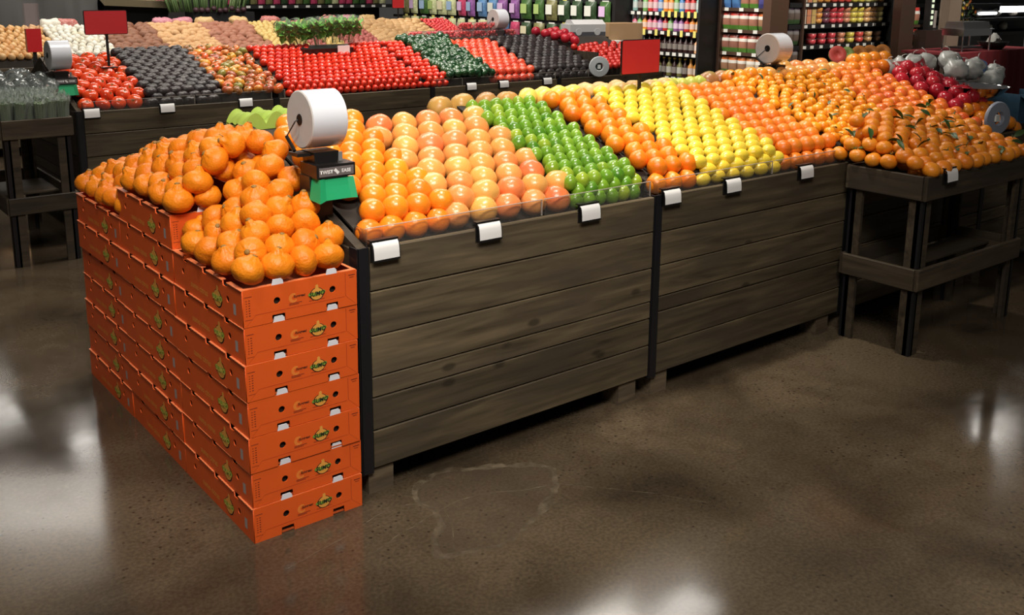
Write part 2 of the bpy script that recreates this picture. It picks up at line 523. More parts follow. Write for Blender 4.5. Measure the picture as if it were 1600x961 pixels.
def crate(x0, y0, label, left=False, last=False, frac=FRAC, guards=((.0, .69), (.70, 1.22)), w=1.2215, plain=False):
    t = thing('display_crate', label, 'crate', (x0, y0, 0), group='plank crates of the produce islands')
    H = ZT - ZB
    for i in range(6):
        za, zb = ZT - frac[i + 1] * H, ZT - frac[i] * H
        plank('plank', w - .003, zb - za - .0035, .020 + R.uniform(-.0012, .0012), W_DARK, t, (w / 2, .0105 + R.uniform(-.001, .001), (za + zb) / 2))
    # steel corner angle standing in the joint to the neighbour
    G().box(-.040, -.002, -.002, .004, ZB - .01, ZT + .004).box(-.043, -.038, -.002, .045, ZB - .01, ZT + .004).obj('corner_post', M_POST, t)
    if last:
        G().box(w + .002, w + .012, -.002, .04, ZB - .01, ZT).obj('corner_post', M_POST, t)
    if left:
        for i in range(6):
            za, zb = ZT - frac[i + 1] * H, ZT - frac[i] * H
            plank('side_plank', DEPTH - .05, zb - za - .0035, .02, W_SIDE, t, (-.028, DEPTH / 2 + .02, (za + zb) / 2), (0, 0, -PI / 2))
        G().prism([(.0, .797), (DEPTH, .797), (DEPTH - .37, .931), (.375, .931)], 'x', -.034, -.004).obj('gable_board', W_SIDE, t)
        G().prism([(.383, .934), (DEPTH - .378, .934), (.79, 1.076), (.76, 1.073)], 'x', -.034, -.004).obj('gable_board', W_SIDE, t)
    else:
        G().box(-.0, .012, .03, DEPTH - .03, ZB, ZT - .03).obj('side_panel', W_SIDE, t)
    if last:
        G().box(w - .012, w, .03, DEPTH - .03, ZB, ZT - .03).obj('side_panel', W_SIDE, t)
    G().box(0, w, DEPTH - .02, DEPTH, ZB, ZT).obj('back_panel', W_SIDE, t)
    G().box(0, w, .022, DEPTH - .022, ZB, ZB + .02).obj('bottom_board', M_DECK, t)
    for fx in (.03, w - .10):
        for fy in (.055, DEPTH - .06):
            foot(t, fx, fy)
    # back half of the tent: a plain sloping deck
    G().prism([(YR + .02, 1.02), (DEPTH - .02, .775), (DEPTH - .02, .755), (YR + .02, 1.0)], 'x', 0, w).obj('rear_deck', M_DECK, t)
    for a, b in guards:
        g = G()
        g.box(a + .004, b, .022, .026, ZT - .03, ZT + .054).box(a + .002, a + .006, .022, .10, ZT - .0, ZT + .052)
        gd = g.obj('guard', M_GUARD, t)
        G().box(a + .002, b, .0215, .0265, ZT + .054, ZT + .0565).obj('guard_edge', M_GEDGE, gd)
        G().box(b - .0015, b + .0015, .0212, .0267, ZT, ZT + .055).obj('guard_edge', M_GEDGE, gd)
    return t

C1 = crate(0, 0, 'dark plank crate beside the orange cartons, holding oranges, grapefruits and limes', left=True)
C2 = crate(1.2665, 0, 'dark plank crate between the lime crate and the end table, holding lemons', frac=FRAC2)
C3 = crate(2.533, 0, 'dark plank crate behind the legged end table, under clementines', guards=((.52, 1.22),))
C4 = crate(3.7995, 0, 'dark crate under pomegranates and bagged vegetables beside the steel scale pan', guards=(), last=True)
Y2 = 3.70
X2 = .205
D1 = crate(X2, Y2, 'plank crate of the second island beside the bagged herb table, holding red tomatoes', left=True, guards=((.0, .69), (.70, 1.22)))
D2 = crate(X2 + 1.2665, Y2, 'plank crate of the second island under the plum tomatoes', guards=((.0, .05), ))
D3 = crate(X2 + 2.533, Y2, 'plank crate of the second island under green peppers and round tomatoes', guards=((.0, .27), (.28, .95), (.96, 1.22)))
D4 = crate(X2 + 3.7995, Y2, 'plank crate of the second island under the last dark avocados', last=True, guards=((.0, .33),))
Y3 = 7.15
E_ = [crate(.3 + 1.2665 * k, Y3, 'plank crate of the far island under ' + s, guards=(), left=(k == 0), last=(k == 4))
      for k, s in enumerate(('onions and white onions', 'sweet potatoes', 'yellow potatoes', 'red and brown potatoes', 'radishes'))]

# ------------------------------------------------------------------ price tags
def tag_meshes():
    g = G()
    prof = [(-.0035, .030), (-.010, .024), (-.0135, .012), (-.0155, -.004), (-.0165, -.022)]
    rows = [[(-.044, y, z), (.044, y, z)] for y, z in prof]
    card = G().sheet(rows).mesh('card', M_CARD, True)
    rows = [[(-.048, y + .0022, z), (.048, y + .0022, z)] for y, z in [(-.001, .034)] + prof + [(-.0165, -.029)]]
    g.sheet(rows); g.box(-.048, .048, -.004, .016, .033, .037).box(-.048, .048, .001, .004, -.03, .034)
    return g.mesh('tag_holder', M_BLACK, False), card
TH, TC = tag_meshes()
def price_tag(x, y, z, label, rz=0, s=1, tilt=0):
    t = thing('price_tag', label, 'price tag', (x, y, z), rz, group='blank price tags on the crate fronts')
    t.rotation_euler = (tilt, 0, rz); t.scale = (s, s, s)
    link('holder', TH, t); link('card', TC, t)
    return t
for x, l in ((.050, 'under the oranges nearest the cartons'), (.440, 'under the grapefruits'), (.884, 'under the limes')):
    price_tag(x, -.003, .787, 'blank white price tag on the first crate ' + l)
for x, l in ((1.305, 'beside the black post'), (1.662, 'under the lemons'), (2.150, 'under the small oranges')):
    price_tag(x, -.003, .789, 'blank white price tag on the lemon crate ' + l)
for x, l in ((.25, 'under the red tomatoes'), (.705, 'between tomatoes and avocados'), (1.225, 'under the mixed tomatoes'), (3.07, 'below the green peppers'), (3.39, 'between peppers and round tomatoes'), (3.845, 'under the avocados')):
    price_tag(x, Y2 - .003, .787, 'blank white price tag on the second island ' + l)

# ------------------------------------------------------------------ end tables
def end_table(name, label, x0, y0, w, d, mirror=False, zt=.80):
    t = thing(name, label, 'table', (x0, y0, 0))
    rails = ((zt - .105, zt, ''), (.30, .395, 'lower_'))
    for za, zb, pre in rails:
        plank(pre + 'rail', w, zb - za, .018, W_SIDE, t, (w / 2, 0, (za + zb) / 2))
        plank(pre + 'rail', w, zb - za, .018, W_SIDE, t, (w / 2, d, (za + zb) / 2), (0, 0, PI))
        plank(pre + 'rail', d - .02, zb - za, .018, W_SIDE, t, (0, d / 2, (za + zb) / 2), (0, 0, -PI / 2))
        plank(pre + 'rail', d - .02, zb - za, .018, W_SIDE, t, (w, d / 2, (za + zb) / 2), (0, 0, PI / 2))
    for lx, ix in ((.010, 1), (w - .010, -1)):
        for ly, iy in ((.010, 1), (d - .010, -1)):
            g = G()   # an L of two boards, like the corner leg in the picture, with a dark gap between
            g.box(min(lx, lx + ix * .016), max(lx, lx + ix * .016), min(ly + iy * .012, ly + iy * .062), max(ly + iy * .012, ly + iy * .062), 0, zt - .02)
            g.box(min(lx + ix * .020, lx + ix * .07), max(lx + ix * .020, lx + ix * .07), min(ly, ly + iy * .016), max(ly, ly + iy * .016), 0, zt - .02)
            lg = g.obj('leg', W_FOOT if 0 else W_SIDE, t)
            G().box(min(lx, lx + ix * .03), max(lx, lx + ix * .03), min(ly, ly + iy * .03), max(ly, ly + iy * .03), 0, zt - .02).obj('leg_core', M_POST, lg)
    G().box(.009, w - .009, .009, d - .009, zt - .10, zt - .088).obj('tray_bottom', M_DECK, t)
    plank('lower_board', w - .02, d * .45, .012, W_SIDE, t, (w / 2, d * .6, .345), (PI / 2, 0, 0))
    return t
TB = end_table('end_table', 'low dark wooden table on four legs heaped with leafy mandarins', 2.425, -.405, .925, .365)
TL = end_table('end_table', 'low dark wooden table under bagged herbs beside the second island', -.315, 3.345, .36, .95, zt=.825)
price_tag(2.585, -.420, .790, 'blank white price tag on the table of leafy mandarins')

# ------------------------------------------------------------------ citrus cartons
BX0, BY0 = -.414, -.029
BW, BL, BH = .3495, .5245, .1065
M_CART = mat('orange_carton', (.78, .110, .012), .5, mott=(14, .35, (.70, .092, .012)))
M_CARTIN = mat('carton_board', (.50, .085, .015), .7)
M_INK = mat('dark_print', (.17, .02, .008), .6)
M_BLACKINK = mat('black_print', (.01, .008, .006), .6)
M_OCHRE = mat('ochre_print', (.62, .24, .02), .6)
M_GREEN = mat('green_print', (.20, .34, .04), .6)
M_LOGO = mat('logo_orange', (.80, .36, .06), .6)
M_TAB = mat('white_tab', (.80, .80, .86), .6)
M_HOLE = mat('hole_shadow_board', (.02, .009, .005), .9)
M_STICK = mat('grey_sticker', (.42, .36, .34), .6)
EC = lambda x, y, z: (x, -z, y)          # drawn in (x, z), facing -Y
SCV = lambda x, y, z: (-z, -x, y)        # drawn along -v, facing -X : x -> -y
def notch(a, b, h, c=.004):
    return [(a, 0), (a + c * .3, h), (b - c * .3, h), (b, 0)]
def carton_meshes():
    D = {}
    out = [(0, 0)] + notch(.236 * BW, .352 * BW, .021) + notch(.714 * BW, .826 * BW, .021) + [(BW, 0), (BW, BH - .004), (BW - .004, BH), (.004, BH), (0, BH - .004)]
    h1, h2 = circ(.284 * BW, .57 * BH, .0098), circ(.776 * BW, .57 * BH, .0098)
    D['end'] = panel('end_panel', out, [h1, h2], .003, M_CART, EC)
    # long side: x runs from the rear (-BL) to the front (0); top edge has three finger notches
    tn = []
    for v in (.115, .265, .418):
        tn += [(-v + .017, BH - .002), (-v + .015, BH - .015), (-v - .015, BH - .015), (-v - .017, BH - .002)]
    so = [(0, 0), (0, BH - .002)] + tn + [(-BL, BH - .002), (-BL, 0)]
    D['side'] = panel('side_panel', so, [circ(-.10, .54 * BH, .0098), circ(-.443, .54 * BH, .0098)], .003, M_CART, SCV)
    bo = [(0, 0), (BW, 0), (BW, BH - .002), (0, BH - .002)]
    D['back'] = panel('back_panel', bo, [], .003, M_CART, EC)
    D['rside'] = panel('far_panel', [(0, 0), (0, BH - .002), (-BL, BH - .002), (-BL, 0)], [], .003, M_CART, SCV)
    D['bottom'] = G().box(.002, BW - .002, .002, BL - .002, .002, .006).mesh('bottom', M_CARTIN)
    g = G()   # turned-in top flanges; the left lips jut out to read as lit edges
    g.box(.0, BW, .0, .016, BH - .0015, BH).box(-.0045, .010, .0, .098, BH - .0015, BH + .0008).box(-.0045, .010, .134, .249, BH - .0015, BH + .0008).box(-.0045, .010, .283, .401, BH - .0015, BH + .0008).box(-.0045, .010, .436, BL, BH - .0015, BH + .0008).box(BW - .010, BW, .01, BL, BH - .0015, BH - .0002).box(0, BW, BL - .012, BL, BH - .0015, BH - .0002)
    D['flange'] = g.mesh('top_flange', mat('flange_highlight', (.85, .24, .09), .5))  # brighter orange paints the light caught along the carton seams
    D['hole_shade'] = G().box(.006, BW - .006, .008, .011, .008, BH - .004).box(.006, .009, .012, BL - .01, .008, BH - .016).mesh('hole_shade_sheet', M_HOLE)  # near-black sheets painting the shade inside the holes and notches
    tb = G()
    for f in (.294, .770):
        c = f * BW
        tb.prism([(c - .018, BH - .001), (c + .018, BH - .001), (c + .013, BH + .016), (c + .016, BH + .009), (c - .012, BH + .016)][:2] + [(c + .0165, BH + .010), (c + .011, BH + .0165), (c - .013, BH + .0165)], 'y', .0012, .0026)
    D['tabs'] = [None, None]
    for i, f in enumerate((.294, .770)):
        c = f * BW
        D['tabs'][i] = G().prism([(c - .0175, BH - .001), (c + .0175, BH - .001), (c + .0165, BH + .010), (c + .011, BH + .0165), (c - .013, BH + .0165)], 'y', -.0012, .0006).mesh('white_tab', M_TAB)
    # prints on the end: a thin ink layer
    k = .0017
    ec = lambda dx, dz, d=0, sl=0: (lambda x, y, z: (x + dx, -k - d, y + dz + 0 * sl))
    cx, cz = .632 * BW, .55 * BH
    def logo(s):
        """fruit emblem with a neck, a green ribbon and its word"""
        P = []
        body = [(s * 1.0 * math.cos(t) * 1.06, s * .92 * math.sin(t) - .1 * s) for t in [2 * PI * i / 26 for i in range(26)]]
        neck = [(-.42, .66), (-.20, .95), (-.24, 1.28), (.10, 1.42), (.28, 1.20), (.24, .95), (.46, .62)]
        P.append(('emblem_outline', [(x * 1.13, (y + .1 * s) * 1.13 - .14 * s) for x, y in body], M_BLACKINK, 0))
        P.append(('emblem_neck', [(x * s, y * s) for x, y in neck], M_LOGO, .0006))
        P.append(('emblem_fruit', body, M_LOGO, .0009))
        rib = [(-1.55, -.10), (-1.30, -.42), (-1.0, -.30), (-.5, -.52), (.2, -.42), (.9, -.22), (1.2, -.30), (1.45, .02), (1.25, .34), (.9, .28), (.2, .16), (-.5, .10), (-1.0, .22), (-1.3, .2)]
        P.append(('emblem_ribbon', [(x * s, (y + .06) * s) for x, y in rib], M_GREEN, .0014))
        return P
    D['prints_end'] = []
    for nm, poly, m, d in logo(.0185):
        D['prints_end'].append((nm, panel(nm, poly, [], 0, m, ec(cx, cz, d))))
    D['prints_end'].append(('emblem_word', lettering('emblem_word', 'SUMO', .0175, M_BLACKINK, ec(cx - .0005, cz - .0012, .0021), bold=.0004, shear=.15)))
    # crescent swirl with a script word
    cr = [(.014 * math.cos(t), .014 * math.sin(t)) for t in [PI * .3 + 1.5 * PI * i / 16 for i in range(17)]]
    cr += [(.0068 * math.cos(t) + .002, .0068 * math.sin(t)) for t in [PI * 1.8 - 1.5 * PI * i / 16 for i in range(17)]]
    D['prints_end'].append(('swirl', panel('swirl', cr, [], 0, mat('swirl_print', (.83, .22, .03), .6), ec(.425 * BW, .55 * BH))))
    D['prints_end'].append(('script_word', lettering('script_word', 'Suntreat', .0105, M_BLACKINK, ec(.475 * BW, .585 * BH, .0009), shear=.3, bold=.0002)))
    g = G()
    def bar(a, b, z, h=.0016): g.box(a * BW, b * BW, -k - .0002, -k, z * BH, z * BH + h)
    bar(.385, .50, .40); bar(.385, .47, .365); bar(.56, .70, .365, .0012)
    for i in range(7):
        bar(.045, .058, .70 - i * .068, .0024); bar(.022, .033, .70 - i * .068, .0018)
    bar(.012, .075, .80); bar(.012, .07, .19, .001)
    bar(.925, .985, .86, .0024); bar(.935, .975, .80, .0016)
    D['prints_end'].append(('small_print', g.mesh('small_print', M_INK)))
    g = G()
    bar(.10, .885, .29, .0009)
    g.box(.893 * BW, .897 * BW, -k - .0002, -k, .30 * BH, .95 * BH)
    n0 = len(g.v)
    for (a, za), (b, zb) in (((.895, .30), (.985, .03)), ((.10, .29), (.02, .03))):
        i = len(g.v)
        g.v += [(a * BW, -k - .0001, za * BH), (a * BW + .001, -k - .0001, za * BH), (b * BW + .001, -k - .0001, zb * BH), (b * BW, -k - .0001, zb * BH)]
        g.f.append((i, i + 1, i + 2, i + 3))
    D['prints_end'].append(('frame_line', g.mesh('frame_line', mat('line_print', (.42, .04, .008), .6))))
    # prints on the long side
    sv = lambda dv, dz, d=0: (lambda x, y, z: (-k - d, -x + dv, y + dz))
    D['prints_side'] = []
    for nm, poly, m, d in logo(.026):
        D['prints_side'].append((nm, panel(nm, poly, [], 0, m, sv(.172, .42 * BH, d))))
    D['prints_side'].append(('emblem_word', lettering('emblem_word', 'SUMO', .024, mat('yellow_print', (.75, .6, .1), .6), sv(.172, .40 * BH, .0021), bold=.0006, shear=.15)))
    D['prints_side'].append(('side_word', lettering('side_word', 'sumo citrus', .028, mat('faded_ochre', (.80, .34, .05), .6), sv(.315, .32 * BH), bold=.0003)))
    D['prints_side'].append(('sticker', panel('sticker', [(-.009, -.016), (.009, -.016), (.009, .016), (-.009, .016)], [], 0, M_STICK, sv(.053, .38 * BH))))
    return D
CM = carton_meshes()
def carton(label, x, y, z, rz):
    t = thing('citrus_carton', label, 'carton', (x, y, z), rz, group='stacked orange citrus cartons')
    e = link('end_panel', CM['end'], t)
    for nm, me in CM['prints_end']: link(nm, me, e)
    s = link('side_panel', CM['side'], t)
    for nm, me in CM['prints_side']: link(nm, me, s)
    link('far_panel', CM['rside'], t, loc=(BW, 0, 0)); link('back_panel', CM['back'], t, loc=(0, BL, 0))
    link('bottom', CM['bottom'], t); link('top_flange', CM['flange'], t); link('hole_shade_sheet', CM['hole_shade'], t)
    for me in CM['tabs']: link('white_tab', me, t)
    return t
STK = ((7, 'front'), (8, 'middle'), (7, 'rear'))
HO = BH + .0016
for c, (nb, nm) in enumerate(STK):
    for k in range(nb):
        lv = 'on the floor' if k == 0 else 'topmost under the fruit' if k == nb - 1 else FST[k] + ' from the floor'
        carton('orange citrus carton in the %s stack, %s' % (nm, lv), BX0 + R.uniform(-.0025, .0025), BY0 + c * .5260 + R.uniform(-.002, .002), k * HO, R.uniform(-.006, .006))

# ------------------------------------------------------------------ fruit shapes
def fruit(name, m, prof, n=18, k=11, bump=0, lobes=None, seed=0, bend=0, scale=(1, 1, 1)):
    """prof(t) with t in 0..pi gives radius factor along the polar angle; long axis is z"""
    g = G()
    g.v.append((0, 0, prof(0)))
    for i in range(1, k):
        t = PI * i / k
        for j in range(n):
            a = 2 * PI * j / n
            r = prof(t)
            d = Vector((math.sin(t) * math.cos(a), math.sin(t) * math.sin(a), math.cos(t)))
            f = 1.0
            if bump: f += bump * noise.noise(d * 2.3 + Vector((seed * 7.1, seed, 0)))
            if lobes: f += lobes[1] * math.cos(lobes[0] * a + seed) * math.exp(-((t - lobes[2]) / lobes[3]) ** 2)
            p = d * r * f
            if bend: p.x += bend * (p.z ** 2)
            g.v.append(tuple(p))
    g.v.append((0, 0, -prof(PI)))
    L = len(g.v) - 1
    for j in range(n):
        g.f.append((0, 1 + j, 1 + (j + 1) % n))
        g.f.append((L, 1 + (k - 2) * n + (j + 1) % n, 1 + (k - 2) * n + j))
    for i in range(k - 2):
        for j in range(n):
            j2 = (j + 1) % n
            g.f.append((1 + i * n + j, 1 + (i + 1) * n + j, 1 + (i + 1) * n + j2, 1 + i * n + j2))
    g.v = [(x * scale[0], y * scale[1], z * scale[2]) for x, y, z in g.v]
    return g.mesh(name, m, True)
ex = lambda t, c, w: math.exp(-((t - c) / w) ** 2)
rnd = lambda r, dt=.05, db=.02: (lambda t: r * (1 - dt * ex(t, 0, .35) - db * ex(t, PI, .3)))
def ell(r, q, pt=0, pb=0):
    """ellipsoid of radius r and half length r*q, with nipples"""
    return lambda t: r * q / math.sqrt((math.cos(t)) ** 2 + (q * math.sin(t)) ** 2) * (1 + pt * ex(t, 0, .22) + pb * ex(t, PI, .22))

M_SUMO = mat('knobbly_peel', (.78, .205, .006), .42, var=[(.81, .24, .008), (.75, .185, .006)], mott=(16, .3, (.82, .26, .012)), bump=(150, .45), spec=.35, sss=.05)
M_NAVEL = mat('navel_peel', (.86, .22, .008), .30, var=[(.92, .30, .014), (.86, .19, .010), (.93, .34, .018)], mott=(14, .35, (.94, .34, .02)), bump=(170, .22), sss=.05, coat=.25)
M_GF = mat('grapefruit_peel', (.80, .26, .07), .30, var=[(.80, .42, .09), (.84, .24, .07), (.76, .46, .10), (.82, .32, .09), (.84, .16, .055), (.80, .30, .08)], mott=(9, .55, (.80, .38, .10)), bump=(150, .2), sss=.05, coat=.25)
M_LIME = mat('lime_peel', (.10, .27, .012), .26, var=[(.17, .36, .02), (.06, .20, .012), (.22, .40, .025), (.12, .28, .015), (.34, .46, .03), (.09, .25, .012)], mott=(14, .45, (.22, .40, .03)), bump=(150, .2), coat=.25)
M_LEMON = mat('lemon_peel', (.90, .62, .035), .32, var=[(.92, .70, .06), (.88, .58, .03)], mott=(14, .4, (.90, .72, .09)), bump=(150, .22), sss=.05, coat=.25)
M_TANG = mat('tangelo_peel', (.86, .205, .006), .34, var=[(.90, .26, .010), (.84, .18, .006)], mott=(14, .3, (.92, .30, .02)), bump=(150, .25), sss=.05)
M_SMALLO = mat('small_orange_peel', (.84, .20, .012), .34, var=[(.90, .27, .02), (.82, .17, .010)], mott=(14, .3, (.90, .28, .03)), bump=(150, .22), sss=.05)
M_CLEM = mat('clementine_peel', (.88, .30, .010), .30, var=[(.92, .38, .015), (.86, .24, .008)], bump=(160, .2), sss=.05)
M_MAND = mat('mandarin_peel', (.80, .24, .012), .34, var=[(.84, .29, .016), (.76, .20, .010)], mott=(14, .4, (.82, .32, .03)), bump=(150, .3), sss=.05)
M_BLOOD = mat('blood_orange_peel', (.86, .24, .015), .32, var=[(.74, .10, .02), (.90, .30, .02), (.80, .15, .02)], mott=(12, .5, (.88, .30, .03)), bump=(150, .2))
M_CALYX = mat('dry_calyx', (.28, .15, .03), .7)
M_LEAF = mat('citrus_leaf', (.035, .085, .018), .4, var=[(.06, .12, .025), (.02, .05, .012)])
M_STEM = mat('green_stem', (.07, .12, .03), .6)

# carton mandarins: squat body, a neck on top, ribs running into it
def sumo_prof(R0, hgt, w):
    return lambda t: R0 * (.80 + .20 * math.sin(t) ** 2 - .06 * ex(t, PI, .5) + hgt * math.exp(-(t / w) ** 4))
SUMO = [fruit('knobbly_fruit', M_SUMO, sumo_prof(.0462, h, w), 28, 22, .07, (nl, .045, .60, .30), s) for s, (h, w, nl) in
        enumerate(((.30, .34, 7), (.18, .40, 9), (.36, .30, 6), (.05, .5, 8)))]
CALYX = G().lathe([(0, .0035), (.006, .003), (.009, .0005), (.007, -.002)], 8).mesh('calyx', M_CALYX, True)
NAVEL = [fruit('orange_fruit', M_NAVEL, rnd(.0425, .05, .05), 22, 13, .03, None, s) for s in range(3)]
GRAPE = [fruit('grapefruit_fruit', M_GF, rnd(.0505, .06, .03), 24, 14, .03, None, s, scale=(1, 1, .93)) for s in range(3)]
LIME = [fruit('lime_fruit', M_LIME, ell(.0278, 1.12, .08, .05), 18, 11, .03, None, s) for s in range(3)]
LEMON = [fruit('lemon_fruit', M_LEMON, ell(.0285, 1.36, .12, .06), 18, 12, .03, None, s) for s in range(3)]
TANG = [fruit('tangelo_fruit', M_TANG, (lambda t, h=h: .039 * (1 - .03 * ex(t, PI, .3) + h * ex(t, 0, .3))), 20, 13, .03, (8, .03, .5, .3), s) for s, h in enumerate((.10, .16, .03))]
SMALLO = [fruit('small_orange_fruit', M_SMALLO, rnd(.0375, .05, .03), 20, 12, .03, None, s) for s in range(3)]
CLEM = [fruit('clementine_fruit', M_CLEM, rnd(.0285, .07, .05), 16, 10, .04, None, s, scale=(1, 1, .88)) for s in range(3)]
MAND = [fruit('mandarin_fruit', M_MAND, rnd(.0380, .09, .06), 18, 11, .05, (7, .02, .5, .4), s, scale=(1, 1, .86)) for s in range(4)]
BLOOD = [fruit('blood_orange_fruit', M_BLOOD, rnd(.035, .05, .03), 18, 11, .03, None, s) for s in range(3)]

def leaf_mesh(L, w, m, name='leaf', curl=.25):
    rows = []
    for i in range(6):
        t = i / 5
        ww = w * math.sin(PI * min(1, t * .96 + .02)) ** .8
        z = curl * L * (t - t * t) * 1.2
        rows.append([(-ww, t * L, z + ww * .35), (0, t * L, z), (ww, t * L, z + ww * .35)])
    return G().sheet(rows).mesh(name, m, True)
LEAF = leaf_mesh(.062, .013, M_LEAF)
STEM = G().tube([(0, 0, 0), (.002, .001, .010), (.006, .002, .018)], [.0022, .0018, .0014], 6).mesh('stem', M_STEM, True)

COUNT = {}
def put(name, me, label, cat, group, loc, rot=None, s=1.0):
    o = link(name, me, None, loc, rot or (R.uniform(-.5, .5), R.uniform(-.5, .5), R.uniform(0, 6.28)), (s, s, s))
    tag(o, label, cat, group)
    return o

def deck(parent, x0, x1, y0c, z0, y1, z1, r, yend=None):
    """sloping board under one bin"""
    ye = YR + .01 if yend is None else yend
    q = math.sqrt(1 + SLOPE ** 2) * r + .002
    ze = z1 - q + SLOPE * (ye - y1)
    P = [(.034, z0 - r - .003), (y0c + .35 * r, z0 - r - .003), (y1, z1 - q), (ye, ze)]
    P = P + [(y, z - .008) for y, z in P[::-1]]
    G().prism(P, 'x', x0, x1).obj('bin_deck', M_DECK, parent)

def bin_fill(parent, name, protos, cat, noun, group, x0, x1, r, ref, rev=False, rx=None, mode=None, yend=YR - .03, jit=.003, calyx=False, pack=.83, lift=0, y0=0, xo=0, extra=None, szj=.05, skip=None):
    """rows of one kind of fruit on the slope of a crate; ref: what the places in a row are counted from"""
    rx = rx or r                            # half the spacing along x
    y0c = .030 + r
    z0 = .797 + .75 * r
    y1 = y0c + 1.0 * r
    dy = 2 * r * pack
    zt1 = top_z(y1) - 1.06 * r + lift
    nf = max(1, int(math.ceil((zt1 - z0) / (1.55 * r) - .25)))      # rows stacked behind the guard before the slope begins
    front = [(y0c + (y1 - y0c) * k / nf, z0 + (zt1 - z0) * k / nf) for k in range(nf)]
    ys = [q[0] for q in front] + [y1 + dy * j for j in range(40) if y1 + dy * j < yend]
    out = []
    nx = int((x1 - x0 + .2 * rx) / (2 * rx))
    step = (x1 - x0) / nx if nx > 1 else 2 * rx
    z1 = top_z(y1) - 1.06 * r + lift
    for j, y in enumerate(ys):
        z = front[j][1] if j < nf else z1 + SLOPE * (y - y1)
        n = nx
        off = step * (.27 if j % 2 == 0 else .73)
        for i in range(n):
            x = x0 + off + i * step
            if skip and skip(x, y): continue
            p = (x + R.uniform(-jit, jit), y + y0 + R.uniform(-jit, jit), z + R.uniform(-jit, jit) * .7)
            k = (n - 1 - i) if rev else i
            row = 'front row behind the guard' if j == 0 else ORD[j] + ' row from the front'
            lab = '%s in the %s, %s from %s' % (noun, row, FST[k], ref)
            rot = None
            if mode == 'long': rot = (R.uniform(-.15, .15), PI / 2 + R.uniform(-.12, .12), R.uniform(-.12, .12) + (PI if R.random() < .5 else 0))
            if mode == 'up': rot = (R.uniform(-.25, .25) + .25, R.uniform(-.25, .25), R.uniform(0, 6.28))
            if mode == 'tilt': rot = (R.uniform(.2, 1.2), R.uniform(-.4, .4), R.uniform(-.6, .6))
            o = put(name, R.choice(protos), lab, cat, group, p, rot, 1 + R.uniform(-szj, szj))
            out.append(o)
            if calyx:
                calyx(o)
    px = parent.location.x
    deck(parent, x0 - px, x1 - px, y0c, z0, y1, z1, r)
    return out

near_reel = lambda x, y: x < .07 and .12 < y < .25
bin_fill(C1, 'navel_orange', NAVEL, 'orange', 'glossy orange', 'oranges in the first crate', .016, .358, .0425, 'the cartons', skip=near_reel)
bin_fill(C1, 'grapefruit', GRAPE, 'grapefruit', 'pink grapefruit', 'grapefruits in the first crate', .345, .880, .0508, 'the oranges', mode='up')
bin_fill(C1, 'lime', LIME, 'lime', 'green lime', 'limes in the first crate', .858, 1.208, .0285, 'the grapefruits', pack=.86, lift=-.004)
bin_fill(C2, 'tangelo', TANG, 'orange', 'deep orange tangelo', 'tangelos beside the lemons', 1.280, 1.540, .0390, 'the black post', mode='up')
bin_fill(C2, 'lemon', LEMON, 'lemon', 'yellow lemon', 'lemons in the second crate', 1.535, 2.075, .0285, 'the tangelos', rx=.0395, mode='long', pack=.83)
bin_fill(C2, 'small_orange', SMALLO, 'orange', 'small reddish orange', 'small oranges beyond the lemons', 2.070, 2.485, .0375, 'the lemons')

# ------------------------------------------------------------------ loose piles
def dart(cands, dmin):
    """keeps a candidate when no kept one lies nearer than dmin"""
    cell = {}; out = []
    c = dmin
    for p in cands:
        k = (int(p[0] // c), int(p[1] // c), int(p[2] // c))
        ok = True
        for i in (-1, 0, 1):
            for j in (-1, 0, 1):
                for l in (-1, 0, 1):
                    for q in cell.get((k[0] + i, k[1] + j, k[2] + l), ()):
                        if (p[0] - q[0]) ** 2 + (p[1] - q[1]) ** 2 + (p[2] - q[2]) ** 2 < dmin * dmin:
                            ok = False
        if ok:
            cell.setdefault(k, []).append(p); out.append(p)
    return out

def surf_cands(x0, x1, y0, y1, S, step, jit=.004):
    out = []
    y = y0
    while y <= y1:
        x = x0
        while x <= x1:
            xx, yy = x + R.uniform(-jit, jit), y + R.uniform(-jit, jit)
            z = S(xx, yy)
            if z is not None: out.append((xx, yy, z))
            x += step
        y += step
    return out

# the mound of knobbly mandarins on the cartons
TOPS = [n * HO for n, _ in STK]
def sumo_z(u, v):
    col = min(2, int(v / .526))
    zl = TOPS[col] + .041
    return min(zl + 1.05 * max(0, u - .048), TOPS[0] + .041 + .62 * max(0, v - .05), 1.065 - .02 * (v > .9), 1.075 - .27 * max(0, v - .66))
def S_sumo(x, y):
    u, v = x - BX0, y - BY0
    col = min(2, int(v / .526))
    if col == 0 and v > .478 and u < .30: return None
    if near_post(x, y): return None
    return sumo_z(u, v)
near_post = lambda x, y: x > -.105 and .10 < y < .26
keep = dart(surf_cands(BX0 + .034, BX0 + .328, BY0 + .036, BY0 + 1.54, S_sumo, .0080, .002), .0775)
SG = 'knobbly mandarins heaped on the cartons'
def add_sumo(p, lab):
    tilt = (R.uniform(-.65, .35), R.uniform(-.55, .55))
    if R.random() < .18: tilt = (R.uniform(-1.4, 1.4), R.uniform(-1.2, 1.2))
    o = put('knobbly_mandarin', R.choice(SUMO), lab, 'mandarin', SG, p, (tilt[0], tilt[1], R.uniform(0, 6.28)), R.uniform(.95, 1.06))
    h = {0: .30, 1: .18, 2: .36, 3: .05}[SUMO.index(o.data)]
    link('calyx', CALYX, o, loc=(0, 0, .0462 * (.80 + h) - .002))
rest = {}
edge = {}
for p in keep:
    u, v = p[0] - BX0, p[1] - BY0
    col = min(2, int(v / .526))
    if v < .068: edge.setdefault('f', []).append(p)
    elif u < .072: edge.setdefault(col, []).append(p)
    else: rest.setdefault(col, []).append(p)
